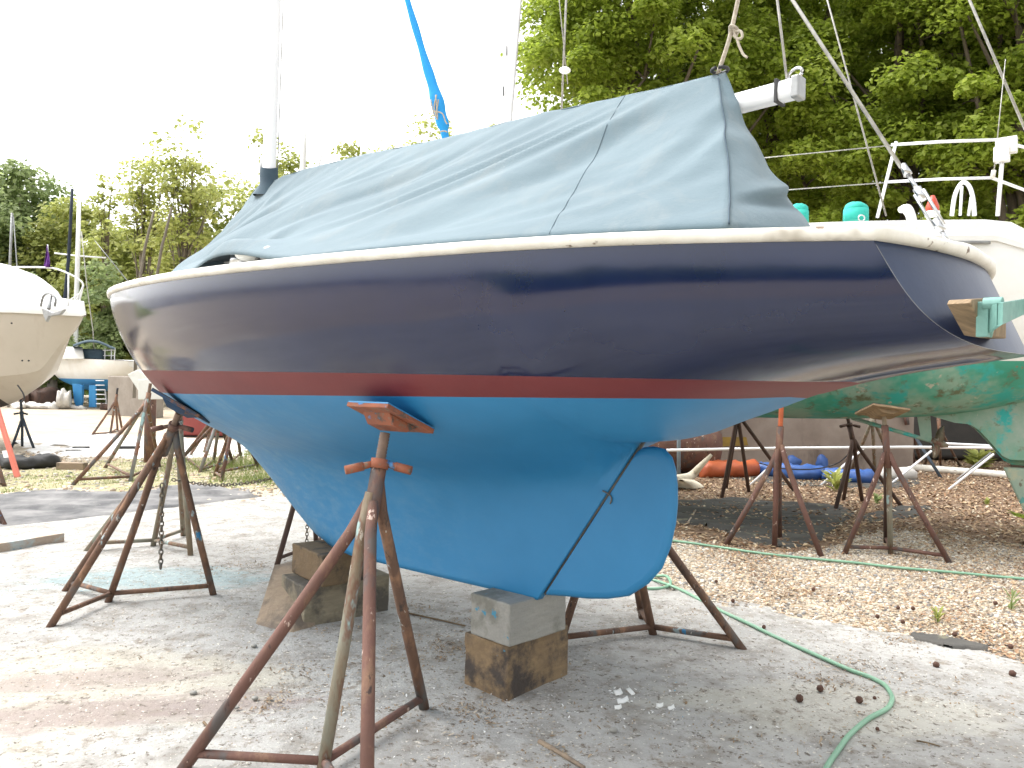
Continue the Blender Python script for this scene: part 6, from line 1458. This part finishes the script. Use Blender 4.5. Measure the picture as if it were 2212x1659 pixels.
# wooded slope closing the view at the left
hl = MB(); rows = []
for i in range(40):
    row = []
    for j in range(12):
        x = -75 + 100 * i / 39; y = 52 + 5.5 * j; z = min(1, j / 7) * (12.5 + 2 * noise.noise(Vector((x * .06, 3, 1)))) * float(np.interp(x, [-75, -32, -20, -8, 5, 25], [1.25, 1.15, .9, .80, .62, .3])) - .1; row.append(Vector((x, y, z)))
    rows.append(row)
hl.grid(rows, flip=True); tag(hl.build('hills', pmat('slope_green', (.10, .16, .03), (.18, .25, .05), .4, .95, .5, 3, world=True, bdist=.2)), kind='structure')
xs = rng.uniform(-70, 22, 60000); ys = 52 + rng.uniform(0, 1, 60000) ** 1.2 * 40
zz_ = np.minimum(1, (ys - 52) / 38.5) * 12.5 * np.interp(xs, [-75, -32, -20, -8, 5, 25], [1.25, 1.15, .9, .80, .62, .3])
bumps = np.array([max(noise.noise(Vector((a * .22, b * .22, 0))) + .35, 0) for a, b in zip(xs, ys)])
pos = np.stack([xs, ys, zz_ + bumps * 2.6 * rng.uniform(.3, 1, 60000)], 1); nl = len(pos)
nrm = rng.normal(0, 1, (nl, 3)) + np.array([0, -.8, 1.0]); nrm /= np.linalg.norm(nrm, axis=1)[:, None]; ax = np.cross(nrm, rng.normal(0, 1, (nl, 3))); ax /= np.linalg.norm(ax, axis=1)[:, None]; bx = np.cross(nrm, ax); sz = rng.uniform(.3, .62, nl)[:, None]
V = np.stack([pos - ax * sz * .55, pos - bx * sz * .45, pos + ax * sz * .6, pos + bx * sz * .45], 1).reshape(-1, 3)
tag(fast_mesh('wooded_slope', V, np.arange(nl * 4).reshape(nl, 4), M['leaf_y']), kind='stuff')

n_b = 26000; a_b = rng.uniform(-1.25, 1.25, n_b); r_b = 24 + rng.uniform(0, 1, n_b) * 8
hb_ = 3.9 + 1.6 * np.array([noise.noise(Vector((a * 5, 4, 0))) for a in a_b])
pos = np.stack([np.sin(a_b) * r_b, -np.cos(a_b) * r_b, rng.uniform(0, 1, n_b) ** .8 * hb_], 1)
nrm = rng.normal(0, 1, (n_b, 3)); nrm /= np.linalg.norm(nrm, axis=1)[:, None]; ax = np.cross(nrm, rng.normal(0, 1, (n_b, 3))); ax /= np.linalg.norm(ax, axis=1)[:, None]; bx = np.cross(nrm, ax); sz = rng.uniform(.35, .6, n_b)[:, None]
V = np.stack([pos - ax * sz * .55, pos - bx * sz * .45, pos + ax * sz * .6, pos + bx * sz * .45], 1).reshape(-1, 3)
tag(fast_mesh('wood', V, np.arange(n_b * 4).reshape(n_b, 4), M['leaf_d']), kind='stuff')
